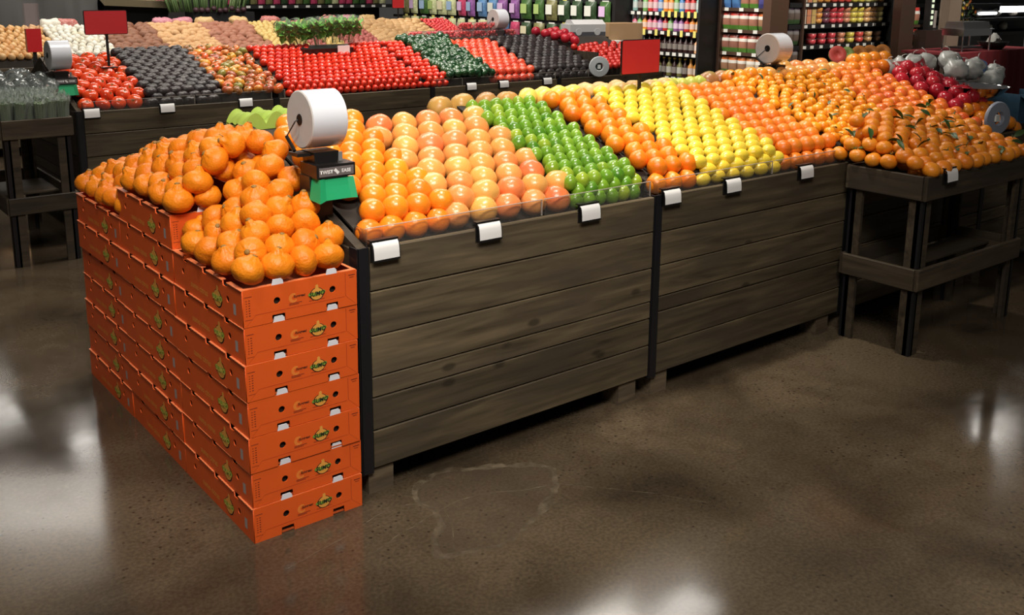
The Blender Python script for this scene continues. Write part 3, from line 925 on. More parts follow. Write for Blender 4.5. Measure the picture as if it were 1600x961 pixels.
for i, p in enumerate(sorted(edge.pop('f'))):
    add_sumo(p, 'knobbly necked mandarin in the lowest row above the carton ends, %s from the corner' % FST[i])
for col, P in edge.items():
    for i, p in enumerate(sorted(P, key=lambda p: p[1])):
        add_sumo(p, 'knobbly mandarin on the outer edge of the %s carton stack, %s from its near end' % (STK[col][1], FST[i]))
for col, P in rest.items():
    for p, a, b in bands(P, .085):
        add_sumo(p, 'knobbly mandarin in the mound above the %s stack, %s row, %s from the edge' % (STK[col][1], a, b))
# the fruit carrying them
lower = dart(surf_cands(BX0 + .09, BX0 + .315, BY0 + .10, BY0 + 1.48, lambda x, y: (lambda z, f: z if z > f else None)(sumo_z(x - BX0, y - BY0) - .074, TOPS[min(2, int((y - BY0) / .526))] + .04), .011, .002), .0885)
for p, a, b in bands(lower, .09):
    put('knobbly_mandarin', R.choice(SUMO), 'knobbly mandarin buried under the mound, %s row from the carton ends, %s inward' % (a, b), 'mandarin', SG, p, None, .95)

# clementines spilling over the third crate
def S_clem(x, y):
    if x > 3.03 + .37 * y or x < 2.505: return None
    return top_z(y) - .030 + .006 * noise.noise(Vector((x * 6, y * 6, 2)))
cc = surf_cands(2.51, 3.34, .02, YR - .02, S_clem, .0075, .003)
cc.sort(key=lambda p: p[1] + R.uniform(0, .035))
kc = dart(cc, .0535)
kc.sort(key=lambda p: p[0] * .5 - p[1])
for i, (p, a, b) in enumerate(bands(kc[:300], .055)):
    o = put('clementine', R.choice(CLEM), 'small clementine on the loose slope, %s row, %s from the small oranges' % (a, b), 'clementine', 'clementines on the third crate', p, None, R.uniform(.92, 1.10))
    if i % 6 == 0:
        link('leaf', LEAF, o, loc=(0, 0, .024), rot=(R.uniform(-.2, .9), R.uniform(-.5, .5), R.uniform(0, 6.28)), scale=(.7, .7, .7))
y1 = .06
deck(C3, 2.51 - 2.533, 3.03 - 2.533, .06, .80, .09, top_z(.09) - .030, .027)

# leafy mandarins on the end table
def S_mand(x, y):
    z = .826 + .40 * max(0, y + .39)
    return min(z, .830 + max(0, x - 2.43) * 1.6, .838 + (3.345 - x) * .9) + .014 * noise.noise(Vector((x * 7, y * 7, 5)))
cc = surf_cands(2.436, 3.325, -.393, .03, S_mand, .009, .003)
cc.sort(key=lambda p: p[1] + R.uniform(0, .03))
km = dart(cc, .066)
for i, (p, a, b) in enumerate(bands(km, .066)):
    o = put('leafy_mandarin', R.choice(MAND), 'mandarin heaped on the end table, %s row, %s from the lemon crate' % (a, b), 'mandarin', 'leafy mandarins on the end table', p, None, R.uniform(.9, 1.08))
    if R.random() < .45:
        link('stem', STEM, o, loc=(0, 0, .026), rot=(0, 0, R.uniform(0, 6.28)))
        for k in range(R.choice((1, 1, 2))):
            link('leaf', LEAF, o, loc=(0, 0, .034), rot=(R.uniform(-.5, .8), R.uniform(-.6, .6), R.uniform(0, 6.28)), scale=[R.uniform(.8, 1.15)] * 3)
lo = dart(surf_cands(2.51, 3.27, -.31, .02, lambda x, y: (lambda z: z if z > .76 else None)(S_mand(x, y) - .058), .012, .003), .0665)
for p, a, b in bands(lo, .07):
    put('leafy_mandarin', R.choice(MAND), 'mandarin in the lower layer on the end table, %s row, %s from the lemon crate' % (a, b), 'mandarin', 'leafy mandarins on the end table', p, None, .97)

# blood oranges beside them
def S_blood(x, y):
    if x < 3.075 + .37 * y or x > 3.77: return None
    return top_z(y) - .040
kb = dart(surf_cands(3.09, 3.765, .06, YR, S_blood, .009, .002), .0665)
for p, a, b in bands(kb, .07):
    put('blood_orange', R.choice(BLOOD), 'red blushed orange on its own slope, %s row, %s from the clementines' % (a, b), 'orange', 'blushed oranges on the third crate', p, None, R.uniform(.93, 1.08))
deck(C3, 3.05 - 2.533, 3.74 - 2.533, .06, .80, .09, top_z(.09) - .040, .034)

# pomegranates on the fourth crate
M_POM = mat('pomegranate_skin', (.42, .012, .03), .22, var=[(.55, .02, .035), (.36, .01, .03)], mott=(9, .4, (.55, .05, .05)))
POM = [fruit('pomegranate_fruit', M_POM, rnd(.043, .02, .04), 18, 12, .06, (6, .03, 1.4, .8), s) for s in range(3)]
g = G()
for k in range(6):
    a = k * PI / 3
    g.v += [(.006 * math.cos(a - .5), .006 * math.sin(a - .5), 0), (.006 * math.cos(a + .5), .006 * math.sin(a + .5), 0), (.013 * math.cos(a), .013 * math.sin(a), .016)]
    g.f.append((3 * k, 3 * k + 1, 3 * k + 2))
CROWN = g.mesh('crown', M_POM)
def S_pom(x, y):
    return top_z(y) - .035 + .05 * math.exp(-((x - 3.98) / .12) ** 2)
for p, a, b in bands(dart(surf_cands(3.82, 4.16, .22, .62, S_pom, .011, .003), .083), .085):
    o = put('pomegranate', R.choice(POM), 'glossy crimson pomegranate in the red heap, %s row, %s from the blushed oranges' % (a, b), 'pomegranate', 'pomegranates on the fourth crate', p)
    link('crown', CROWN, o, loc=(0, 0, .041))
deck(C4, .01, .38, .2, .80, .24, top_z(.24) - .035, .043)

# oranges at the front of the fourth crate
def S_or4(x, y):
    return .838 + min(.62 * max(0, y - .06), .11) + 0 * x - .5 * max(0, x - 4.12)
for p, a, b in bands(dart(surf_cands(3.87, 4.24, .06, .20, S_or4, .010, .002), .078), .08):
    put('orange', R.choice(NAVEL), 'orange in the small heap below the scale pan, %s row, %s from the reel' % (a, b), 'orange', 'oranges below the scale pan', p, None, .95)
deck(C4, .05, .45, .06, .838, .07, .842, .040, .24)

# ------------------------------------------------------------------ fruit along the ridge of the first island
M_MANGO = mat('mango_skin', (.50, .22, .05), .35, var=[(.62, .34, .08), (.40, .16, .06)], mott=(8, .5, (.55, .33, .08)))
M_YMANGO = mat('yellow_mango_skin', (.84, .58, .08), .35, var=[(.88, .66, .14)], mott=(8, .4, (.80, .48, .06)))
M_APEAR = mat('tan_pear_skin', (.72, .44, .15), .42, var=[(.76, .50, .20), (.66, .38, .13)], mott=(30, .35, (.62, .36, .12)))
M_GPEAR = mat('green_pear_skin', (.44, .50, .06), .38, var=[(.56, .56, .10), (.38, .46, .05)], mott=(20, .35, (.50, .44, .10)))
M_GRMANGO = mat('red_green_mango_skin', (.26, .20, .05), .32, var=[(.36, .13, .05)], mott=(7, .6, (.40, .10, .05)))
MANGO = fruit('mango_fruit', M_MANGO, lambda t: .043 * (1 + .34 * abs(math.cos(t)) + .05 * ex(t, .5, .3)), 18, 12, .06, None, 2, 3)
YMANGO = fruit('yellow_mango_fruit', M_YMANGO, lambda t: .040 * (1 + .42 * abs(math.cos(t)) ** 1.5), 18, 12, .06, None, 4, 4)
APEAR = fruit('tan_pear_fruit', M_APEAR, rnd(.047, .09, .07), 20, 12, .04, None, 1, scale=(1, 1, .93))
GPEAR = fruit('green_pear_fruit', M_GPEAR, lambda t: .040 * (1 + .22 * math.cos(t) * (1 if t < PI / 2 else .2) - .10 * ex(t, .55, .3)), 18, 12, .04, None, 3)
RGMANGO = fruit('red_green_mango_fruit', M_GRMANGO, lambda t: .052 * (1 + .14 * abs(math.cos(t))), 18, 12, .05, None, 6)
RIDGE = lambda y: 1.045 if y < .80 else 1.045 - .3 * (y - .80)
def ridge_row(name, me, label, cat, group, xs, y, dz, ref, rot=None, s=1):
    for k, x in enumerate(xs):
        put(name, me if not isinstance(me, list) else R.choice(me), '%s on the island ridge, %s from %s' % (label, FST[k], ref), cat, group, (x, y + R.uniform(-.008, .008), RIDGE(y) + dz + R.uniform(-.003, .003)),
            rot and (rot[0] + R.uniform(-.2, .2), rot[1] + R.uniform(-.2, .2), rot[2] + R.uniform(-.3, .3)), s * R.uniform(.95, 1.05))
ridge_row('mango', MANGO, 'brownish mango', 'mango', 'mangoes on the ridge', (.80, .915, 1.03, 1.145), .80, .042, 'the grapefruits', (0, 1.45, .25))
ridge_row('yellow_mango', YMANGO, 'long yellow mango', 'mango', 'yellow mangoes on the ridge', (1.255, 1.345, 1.435, 1.52), .80, .048, 'the brown mangoes', (.3, 1.25, .5))
ridge_row('tan_pear', APEAR, 'round tan pear', 'pear', 'tan pears on the ridge', (1.60, 1.70, 1.80, 1.90, 2.00, 2.09), .785, .048, 'the yellow mangoes')
ridge_row('tan_pear', APEAR, 'round tan pear in the rear row', 'pear', 'tan pears in the rear row of the ridge', (1.66, 1.76, 1.87, 1.97), .875, .066, 'the yellow mangoes')
ridge_row('green_pear', GPEAR, 'green pear', 'pear', 'green pears on the ridge', (2.155, 2.225, 2.295, 2.365), .80, .045, 'the tan pears', (1.2, .2, .3))
ridge_row('green_pear', GPEAR, 'green pear in the rear row', 'pear', 'green pears in the rear row of the ridge', (2.13, 2.20, 2.27), .875, .055, 'the tan pears', (1.2, .2, .3))
ridge_row('red_green_mango', RGMANGO, 'dark red and green mango', 'mango', 'dark mangoes on the ridge', (2.44, 2.54), .80, .052, 'the green pears', (0, 1.3, .4))
ridge_row('navel_orange', NAVEL, 'glossy orange', 'orange', 'oranges on the ridge above the small oranges', (2.52, 2.605, 2.69, 2.775), .735, .075, 'the dark mangoes')
ridge_row('grapefruit', GRAPE, 'yellowish pink grapefruit', 'grapefruit', 'grapefruits on the ridge above the clementines', (2.90, 3.00, 3.10, 3.20, 3.30, 3.40, 3.50, 3.60), .79, .060, 'the ridge oranges')
ridge_row('grapefruit', GRAPE, 'yellowish pink grapefruit in the rear row', 'grapefruit', 'grapefruits in the rear row of the ridge', (3.06, 3.16, 3.27, 3.38, 3.49), .875, .100, 'the ridge oranges')
ridge_row('navel_orange', NAVEL, 'large bright orange', 'orange', 'large oranges on the ridge above the blushed oranges', (3.70, 3.80, 3.90, 4.01), .79, .105, 'the grapefruits', None, 1.12)
ridge_row('navel_orange', NAVEL, 'large bright orange in the lower row', 'orange', 'large oranges in the lower row of the ridge', (3.62, 3.715, 3.81, 3.905), .735, .065, 'the grapefruits', None, 1.05)
# cut melon halves leaning behind them
M_MELF = [mat('melon_flesh_' + n, c, .4) for n, c in (('pink', (.80, .12, .10)), ('green', (.42, .60, .18)), ('orange', (.85, .33, .08)))]
M_RIND = [mat('melon_rind_' + n, c, .5) for n, c in (('green', (.30, .42, .12)), ('tan', (.55, .36, .16)))]
for k, (x, y, f, r, rr, nm) in enumerate(((3.93, 1.05, 0, 0, .055, 'pink melon half facing outward'), (4.03, 1.05, 1, 0, .045, 'pale green melon half beside the pink one'), (4.12, 1.02, 2, 1, .052, 'orange melon half next to the green one'),
                                       (4.24, 1.02, 2, 1, .052, 'orange melon half between two others'), (4.38, 1.02, 2, 1, .052, 'orange melon half at the end of its row'))):
    t = thing('melon_half', nm + ', on the rear ridge', 'melon', (x, y, 1.165))
    t.rotation_euler = (-.35, .0, -.75)
    g = G().lathe([(rr, 0), (rr * .95, rr * .35), (rr * .7, rr * .72), (rr * .35, rr * .94), (0, rr)], 18, 'y'); g.obj('rind', M_RIND[r], t, True)
    G().lathe([(0, .006), (rr * .30, .004), (rr * .36, -.001), (rr * .93, -.001), (rr * .99, .001)], 18, 'y').obj('flesh', M_MELF[f], t, True)
    G().box(-.05, .05, .0, .05, -.16, -rr + .008).obj('prop_block', M_DECK, t)

# green moulded fruit tray left on the ridge beside the oranges
M_TRAY = mat('green_pulp', (.33, .47, .07), .8, mott=(40, .3, (.40, .53, .10)))
rows = []
for j in range(13):
    row = []
    for i in range(33):
        x, y = i / 32 * .34, j / 12 * .13
        c = abs(math.sin(PI * i / 8)) ** .8
        z = .042 * c * (1 - .18 * abs(math.sin(PI * j / 6)) ) - .012
        row.append((x - .17, y, z + .004 * math.sin(j * 1.7)))
    rows.append(row)
t = thing('fruit_tray', 'lime green moulded pulp tray lying empty on the ridge behind the oranges', 'tray', (.135, .80, 1.09), .1)
G().sheet(rows).sheet([[(p[0], p[1], -.02) for p in r] for r in (rows[0], rows[-1])]).obj('cup_sheet', M_TRAY, t, True)
g = G()
for y in (0, .13):
    edge = rows[0] if y == 0 else rows[-1]
    g.sheet([[(p[0], y, -.03) for p in edge], edge])
g.obj('scalloped_rim', M_TRAY, t)
G().box(-.14, .16, .02, .11, -.05, -.03).obj('prop_block', M_DECK, t)

# ------------------------------------------------------------------ bag reels and signs
M_ROLL = mat('plastic_film_roll', (.74, .76, .82), .2, coat=.7, mott=(30, .3, (.72, .74, .82)))
M_ROLLEND = mat('film_roll_end', (.66, .63, .61), .35, mott=(26, .5, (.60, .57, .55)))
M_TIE = mat('green_tie_cards', (.012, .36, .14), .5)
M_LBL = mat('grey_label', (.16, .14, .14), .5)
M_WHITEINK = mat('white_print', (.85, .85, .85), .6)
M_GREYREEL = mat('grey_reel_plastic', (.30, .34, .42), .4)
TXE = lambda dx, dy, dz: (lambda x, y, z: (x + dx, dy - z, y + dz))
WORDS = [lettering('label_word', w, .0148, M_WHITEINK, TXE(dx, -.0012, 0), bold=.0005, space=1.0) for w, dx in (('TWIST', -.0345), ('EASE', .0315))]
g = G()
g.v += [(-.010, 0, .003), (-.003, 0, .010), (.003, 0, .003), (.010, 0, -.003), (.003, 0, -.010), (-.003, 0, -.003)]
g.f.append((0, 1, 2, 3, 4, 5))
MARK = g.mesh('label_mark', M_WHITEINK)
def roll(t, c, R0, w, axis='x', tail=True):
    """drum of clear bags lying along x, centre c"""
    a = w / 2
    g = G().lathe([(R0, -a + .003), (R0, a - .003)], 40, 'x', c); o = g.obj('bag_roll', M_ROLL, t, True)
    for s in (-1, 1):
        G().lathe([(.018, s * a), (R0 - .004, s * a), (R0, s * (a - .003))], 40, 'x', c).obj('roll_end', M_ROLLEND, o)
        G().lathe([(0, s * (a + .002)), (.016, s * (a + .002)), (.018, s * a)], 16, 'x', c).obj('roll_core', M_BLACK, o)
    return o
def reel_stand(label, x, y, zc, R0=.088, w=.118, box=True, rz=0, zb=.80, arm=True):
    t = thing('bag_reel', label, 'bag dispenser', (x, y, 0), rz, 'bag rolls on black stands')
    roll(t, (0, 0, zc), R0, w)
    g = G().tube([(-w / 2 - .006, 0, zc), (-w / 2 - .016, -.003, zc - .004), (-w / 2 - .014, .06, zc - .055)], .0022, 6)
    g.tube([(-w / 2 - .020, .05, zc - .055), (-w / 2 - .020, .0, zc - R0 - .005)], .006, 6); g.obj('wire_arm', M_BLACK, t)
    z1 = zc - R0 - .008
    g = G().prism([(-.042, z1), (-.036, z1 - .045), (.036, z1 - .045), (.042, z1)], 'y', -.05, .03)
    g.box(-w / 2 - .026, .045, -.03, .03, z1 - .012, z1 - .002); g.obj('bracket', M_BLACK, t)
    if box:
        z2 = z1 - .012
        G().box(.046, .060, -.040, -.036, z2 - .022, z1 - .006).obj('wire_loop', mat('grey_wire', (.25, .25, .25), .4), t)
        G().box(-.052, .078, -.085, .02, z2 - .062, z2 - .022).obj('tie_housing', M_BLACK, t)
        lb = G().box(-.044, .072, -.0862, -.085, z2 - .057, z2 - .030).obj('label_plate', M_LBL, t)
        [link('label_word', wm, lb, loc=(.014, -.0866, z2 - .0435)) for wm in WORDS]; link('label_mark', MARK, lb, loc=(.0135, -.0872, z2 - .0435))
        G().box(-.056, .074, -.045, .02, z2 - .135, z2 - .06).obj('tie_back', M_BLACK, t)
        P = [z2 - .064, z2 - .128]
        rows = [[(-.048, -.045, P[0]), (-.042, -.088, P[0]), (-.022, -.080, P[0]), (.052, -.080, P[0]), (.070, -.088, P[0])],
                [(-.060, -.048, P[1]), (-.054, -.106, P[1] - .006), (-.028, -.096, P[1]), (.056, -.096, P[1]), (.074, -.104, P[1])]]
        G().sheet(rows).sheet([[(x_, -.035, z_) for x_, y_, z_ in r] for r in rows]).obj('tie_cards', M_TIE, t)
    G().box(-.035, .035, -.015, .02, zb, z1 - .04).obj('post', M_BLACK, t)
    return t
reel_stand('clear bag roll on a black stand with green tie cards beside the cartons', -.045, .215, 1.170, zb=.845)
reel_stand('clear bag roll on a black stand with green tie cards over the bagged herbs', .135, 3.88, 1.130, zb=.85)
reel_stand('white bag roll standing on the second island behind the berry boxes', 3.93, 4.47, 1.265, box=False, zb=1.0)
reel_stand('white bag roll standing on the first island above the clementines', 3.00, .83, 1.245, R0=.080, w=.12, box=False, zb=1.0)

def empty_reel(label, loc, rz, r, tilt=0, zb=.8):
    t = thing('empty_reel', label, 'bag reel', loc, rz, 'grey empty bag reels')
    G().lathe([(r * .36, -.012), (r * .42, -.020), (r * .95, -.016), (r, -.010), (r, .0), (r * .95, .004), (r * .36, .0), (r * .36, -.012)], 36, 'y').obj('flange', M_GREYREEL if tilt else mat('pale_reel_plastic', (.50, .54, .55), .4), t, True, 40)
    G().lathe([(r * .36, .01), (r * .2, .012), (0, .012)], 20, 'y').obj('hub', mat('dark_hub', (.03, .07, .07), .5), t)
    G().box(-r * .14, r * .14, -.012, .012, -r * .2, r * .2).obj('hub_block', mat('hub_white', (.75, .8, .78), .5), t)
    G().box(-.012, .012, .01, .03, zb - loc[2], 0).obj('post', M_BLACK, t)
    return t
empty_reel('pale grey empty reel at the end of the dark avocados', (4.40, 3.665, .885), -.55, .088)
empty_reel('grey blue empty reel hanging beside the blushed oranges', (3.745, -.045, .905), -.25, .088, 1)

def sign(label, x, y, z0, z1, w, zb, rz=0):
    t = thing('red_sign', label, 'sign', (x, y, 0), rz, 'plain red signs on black poles')
    a = w / 2
    def rr(d, r=.010):
        P = []
        for cx, cy, s in ((a - r, z1 - r, 0), (-a + r, z1 - r, 1), (-a + r, z0 + r, 2), (a - r, z0 + r, 3)):
            for k in range(5):
                an = s * PI / 2 + k * PI / 8
                P.append((cx + (r + d) * math.cos(an), cy + (r + d) * math.sin(an)))
        return P
    G().prism(rr(.0), 'y', -.004, .004).obj('frame', M_BLACK, t)
    G().prism(rr(-.004), 'y', -.0055, -.0039).obj('face', M_RED, t)
    G().box(-.008, .008, -.003, .005, zb, z0 + .002).box(-.05, .05, -.03, .03, zb, zb + .006).obj('pole', M_BLACK, t)
    return t
sign('plain red sign on a black pole between tomatoes and sweet potatoes', .500, 4.13, 1.232, 1.385, .268, 1.02)
sign('plain red sign on a black pole above the tan pears', 1.805, .665, 1.178, 1.334, .250, 1.06, .02)
sign('narrow red sign standing among the brown potatoes', 5.06, 7.93, 1.265, 1.45, .17, 1.06)

# ------------------------------------------------------------------ second island
M_TOM = mat('tomato_skin', (.74, .062, .014), .16, var=[(.80, .085, .016), (.70, .05, .014)], coat=.3)
M_AVO = mat('avocado_skin', (.028, .022, .022), .38, var=[(.040, .030, .030), (.022, .018, .020)], bump=(90, .4))
M_HEIR = mat('heirloom_skin', (.62, .06, .02), .22, var=[(.70, .30, .03), (.20, .20, .04), (.72, .10, .02), (.16, .09, .03), (.66, .16, .03), (.30, .05, .03)], mott=(14, .4, (.40, .22, .04)), coat=.2)
M_PLUM = mat('plum_tomato_skin', (.72, .036, .016), .14, var=[(.76, .052, .02), (.64, .028, .016)], coat=.4)
M_PEP = mat('green_pepper_skin', (.012, .050, .018), .18, var=[(.02, .075, .02), (.008, .035, .014)], coat=.4)
M_TOM2 = mat('round_tomato_skin', (.72, .075, .03), .20, var=[(.76, .10, .04), (.66, .05, .025)], coat=.3)
TOM = [fruit('tomato_fruit', M_TOM, rnd(.047, .12, .05), 20, 11, .03, (5, .02, .8, .6), s, scale=(1, 1, .78)) for s in range(3)]
AVO = [fruit('avocado_fruit', M_AVO, lambda t: .030 * (1 + .48 * abs(math.cos(t)) + .05 * math.cos(t)), 14, 10, .04, None, s) for s in range(3)]
HEIR = [fruit('heirloom_fruit', M_HEIR, rnd(.036, .14, .05), 18, 10, .05, (7, .06, 1.1, .9), s, scale=(1, 1, .8)) for s in range(4)]
PLUM = [fruit('plum_tomato_fruit', M_PLUM, ell(.0262, 1.42), 14, 9, .03, None, s) for s in range(3)]
PEP = [fruit('pepper_fruit', M_PEP, lambda t: .024 * (1 + 1.25 * abs(math.cos(t)) ** 1.2 + .25 * math.cos(t)), 12, 10, .12, (4, .06, 1.4, 1), s, 4) for s in range(3)]
TOM2 = [fruit('round_tomato_fruit', M_TOM2, rnd(.0375, .09, .04), 16, 10, .03, None, s, scale=(1, 1, .88)) for s in range(3)]
g = G()
for k in range(6):
    a = k * PI / 3
    g.v += [(.004 * math.cos(a - .6), .004 * math.sin(a - .6), .001), (.004 * math.cos(a + .6), .004 * math.sin(a + .6), .001), (.016 * math.cos(a), .016 * math.sin(a), .003)]
    g.f.append((3 * k, 3 * k + 1, 3 * k + 2))
g.tube([(0, 0, 0), (.001, 0, .010)], .002, 5)
STAR = g.mesh('calyx', mat('tomato_calyx', (.05, .12, .02), .6))
def star(o): link('calyx', STAR, o, loc=(0, 0, .0315 if o.data in TOM else .0255))

bin_fill(D1, 'red_tomato', TOM, 'tomato', 'large red tomato', 'red tomatoes of the second island', .215, .605, .046, 'the herb table', y0=Y2, mode='tilt', calyx=star)
bin_fill(D1, 'avocado', AVO, 'avocado', 'black avocado', 'avocados beside the red tomatoes',   .612, 1.09, .0300, 'the red tomatoes', rx=.0400, mode='long', y0=Y2, pack=.84)
bin_fill(D3, 'round_tomato', TOM2, 'tomato', 'round pale red tomato', 'round tomatoes beside the green peppers', 3.325, 3.775, .0372, 'the green peppers', y0=Y2, mode='tilt')
bin_fill(D4, 'dark_avocado', AVO, 'avocado', 'dark avocado', 'avocados beyond the round tomatoes', 3.79, 4.42, .0300, 'the round tomatoes', rx=.0400, mode='long', y0=Y2, pack=.84)
def plum_rot(): return (PI / 2 - .34 + R.uniform(-.15, .15), R.uniform(-.15, .15), R.uniform(-.25, .25))
_n = 0
def plum_fill(parent, x0, x1, part):
    r = .0262
    y1 = .075; dy = .060
    nx = int((x1 - x0) / .0545)
    for j in range(13):
        y = (.046, .060)[j] if j < 2 else y1 + dy * (j - 2) * .98
        z = (.822, .856)[j] if j < 2 else top_z(y) - .028
        for i in range(nx):
            x = x0 + .027 + i * (x1 - x0) / nx + (.5 * .0545 if j % 2 else 0)
            if x > x1 - .01 or (y > .52 and 2.02 < x < 2.36): continue
            lab = 'red plum tomato, %s of the %s slope, %s from %s' % (ORD[j] + ' row', part, FST[i], 'the mixed tomatoes' if part == 'first' else 'the middle post')
            put('plum_tomato', R.choice(PLUM), lab, 'tomato', 'plum tomatoes of the second island', (x + R.uniform(-.003, .003), Y2 + y, z + R.uniform(-.003, .003)), plum_rot(), R.uniform(.94, 1.05))
    deck(parent, x0 - parent.location.x, x1 - parent.location.x, .045, .812, .10, top_z(.10) - .028, .0265)
plum_fill(D2, 1.535, 2.655, 'first')
plum_fill(D3, 2.665, 2.885, 'second')

def S_heir(x, y): return top_z(y) - .036 + .010 * noise.noise(Vector((x * 9, y * 9, 8)))
cc = surf_cands(1.125, 1.50, .05, YR - .02, S_heir, .009, .003)
for p, a, b in bands(dart(cc, .064), .066):
    o = put('heirloom_tomato', R.choice(HEIR), 'ribbed mixed colour tomato, %s row of its slope, %s from the avocados' % (a, b), 'tomato', 'mixed tomatoes of the second island', (p[0], p[1] + Y2, p[2]), (R.uniform(-.2, 1), R.uniform(-.5, .5), R.uniform(0, 6)), R.uniform(.85, 1.15))
    star(o)
deck(D1, 1.10 - X2, 1.22, .06, .80, .09, top_z(.09) - .036, .033)
deck(D2, 0, 1.53 - X2 - 1.2665, .06, .80, .09, top_z(.09) - .036, .033)
def S_pep(x, y): return top_z(y) - .030 + .02 * noise.noise(Vector((x * 5, y * 5, 3))) + .015
for p, a, b in bands(dart(surf_cands(2.91, 3.30, .05, YR - .01, S_pep, .009, .003), .049), .055):
    put('green_pepper', R.choice(PEP), 'glossy dark green pepper, %s row of the green heap, %s from the plum tomatoes' % (a, b), 'pepper', 'green peppers of the second island', (p[0], p[1] + Y2, p[2]), (PI / 2 + R.uniform(-.6, .6), R.uniform(-.3, .3), R.uniform(0, 6.28)), R.uniform(.9, 1.15))
deck(D3, 2.895 - X2 - 2.533, 3.315 - X2 - 2.533, .06, .80, .09, top_z(.09) - .03, .026)
# pomegranates and small tomatoes at the end
for p, a, b in bands(dart(surf_cands(4.30, 4.62, .50, .74, lambda x, y: top_z(y) + .012 if x > 4.62 - (y - .48) * 1.3 else None, .011, .003), .082), .085):
    put('pomegranate', R.choice(POM), 'crimson pomegranate heaped over the dark avocados, %s row, %s from the berry boxes' % (a, b), 'pomegranate', 'pomegranates on the second island', (p[0], p[1] + Y2, p[2]))
M_VINE = mat('vine_tomato_skin', (.62, .03, .02), .18, coat=.3)
VINE = [fruit('vine_tomato_fruit', M_VINE, rnd(.031, .08, .03), 14, 9, .03, None, s) for s in range(2)]
for p, a, b in bands(dart(surf_cands(4.56, 5.18, .06, .50, lambda x, y: top_z(y) - .030, .011, .003), .058), .06):
    put('vine_tomato', R.choice(VINE), 'small dark red tomato, %s row of its slope, %s from the grey reel' % (a, b), 'tomato', 'small tomatoes beyond the grey reel', (p[0], p[1] + Y2, p[2]))
deck(D4, 4.46 - X2 - 3.7995, 5.20 - X2 - 3.7995, .06, .80, .09, top_z(.09) - .03, .03)
G().box(4.44 - X2 - 3.7995, 4.455 - X2 - 3.7995, .03, .70, .78, 1.0).obj('divider', W_SIDE, D4)

# berry boxes along the ridge
M_SHELL = clear_mat('clear_shell', (.97, .95, .95), .08, .10, .10, (.9, .7, .7))
M_BERRY = mat('berry_red', (.60, .02, .03), .25, var=[(.66, .05, .05), (.50, .015, .03)], coat=.3)
g = G()
rr_ = random.Random(3)
for k in range(44):
    cx, cy, cz = rr_.uniform(-.055, .055), rr_.uniform(-.04, .04), rr_.uniform(.014, .052)
    g.lathe([(0, .013), (.0095, .008), (.013, 0), (.0095, -.008), (0, -.013)], 8, 'z', (cx, cy, cz))
BERRY = g.mesh('berries', M_BERRY, True)
SHELL = G().lathe([(.062, 0), (.075, .055), (.068, .062), (0, .064)], 4, 'z').mesh('shell', M_SHELL)
for v in SHELL.vertices:
    a = Matrix.Rotation(PI / 4, 3, 'Z') @ v.co
    v.co = (a.x * 1.42, a.y * 1.06, a.z)
for k in range(7):
    x = 3.07 + .163 * k
    t = thing('berry_box', 'clear box of red berries on the second ridge, %s from the brown potatoes' % FST[k], 'berry box', (x, 4.47 + .0 * k, 1.115), R.uniform(-.05, .05), 'clear berry boxes on the ridge')
    b = link('berries', BERRY, t); b['kind'] = 'stuff'
    link('shell', SHELL, t)
    if k in (3, 4, 5):
        t2 = thing('berry_box', 'clear box of red berries stacked on another, %s of the upper three' % FST[k - 3], 'berry box', (x + .02, 4.47, 1.181), R.uniform(-.05, .05), 'clear berry boxes on the ridge')
        b = link('berries', BERRY, t2); b['kind'] = 'stuff'
        link('shell', SHELL, t2)
tt = thing('ledge', 'brown board ledge carrying the berry boxes', 'ledge', (3.56, 4.47, 1.085))
G().box(-.58, .58, -.075, .075, 0, .028).obj('board', W_SIDE, tt)
G().box(-.55, .55, -.06, .06, -.10, 0).obj('support', M_DECK, tt)

# bagged basil on a black stand
M_BAG = clear_mat('clear_bag', (.97, .98, .97), .05, .15, .08, (.85, .9, .85))
M_BASIL = mat('basil_leaf', (.17, .42, .07), .4)
g = G()
for k in range(80):
    L = rr_.uniform(.05, .085); w = L * .36
    m = Matrix.Translation((rr_.uniform(-.055, .055), rr_.uniform(-.025, .025), rr_.uniform(.0, .12))) @ Euler((rr_.uniform(-1, 1.2), rr_.uniform(-.8, .8), rr_.uniform(0, 6.28))).to_matrix().to_4x4()
    n = len(g.v)
    for p in ((0, 0, 0), (-w, L * .45, .004), (0, L, 0), (w, L * .45, .004), (0, L * .5, -.004)):
        g.v.append(tuple(m @ Vector(p)))
    g.f += [(n, n + 1, n + 4), (n + 1, n + 2, n + 4), (n + 2, n + 3, n + 4), (n + 3, n, n + 4)]
HERB = g.mesh('leaves', M_BASIL)
g = G()
for k in range(12):
    a = rr_.uniform(-.04, .04)
    g.tube([(a * .4, 0, -.10), (a, rr_.uniform(-.02, .02), .05)], .0018, 5)
HSTEM = g.mesh('stems', mat('pale_stem', (.35, .45, .20), .5))
BAGM = G().lathe([(.030, -.11), (.055, -.02), (.078, .06), (.085, .12), (.06, .165), (.02, .175)], 14).mesh('bag', M_BAG, True)
for v in BAGM.vertices: v.co.y *= .55
def bag_herb(label, loc, rot, s=1, group=None, cat='herbs'):
    t = thing('bagged_herb', label, cat, loc, 0, group)
    t.rotation_euler = rot; t.scale = (s, s, s)
    o = link('leaves', HERB, t); o['kind'] = 'stuff'
    o = link('stems', HSTEM, t); o['kind'] = 'stuff'
    link('bag', BAGM, t)
    return t
ts = thing('herb_stand', 'black wire stand with a white card, carrying bagged basil above the plum tomatoes', 'stand', (2.16, 4.30, 0))
G().prism([(-.08, 1.0), (.10, 1.02), (.10, 1.10), (-.10, 1.085)], 'x', -.24, .17).box(-.02, .02, .02, .06, .90, 1.01).obj('tray', M_BLACK, ts)
G().box(.03, .13, -.112, -.106, 1.045, 1.105).obj('card', M_CARD, ts)
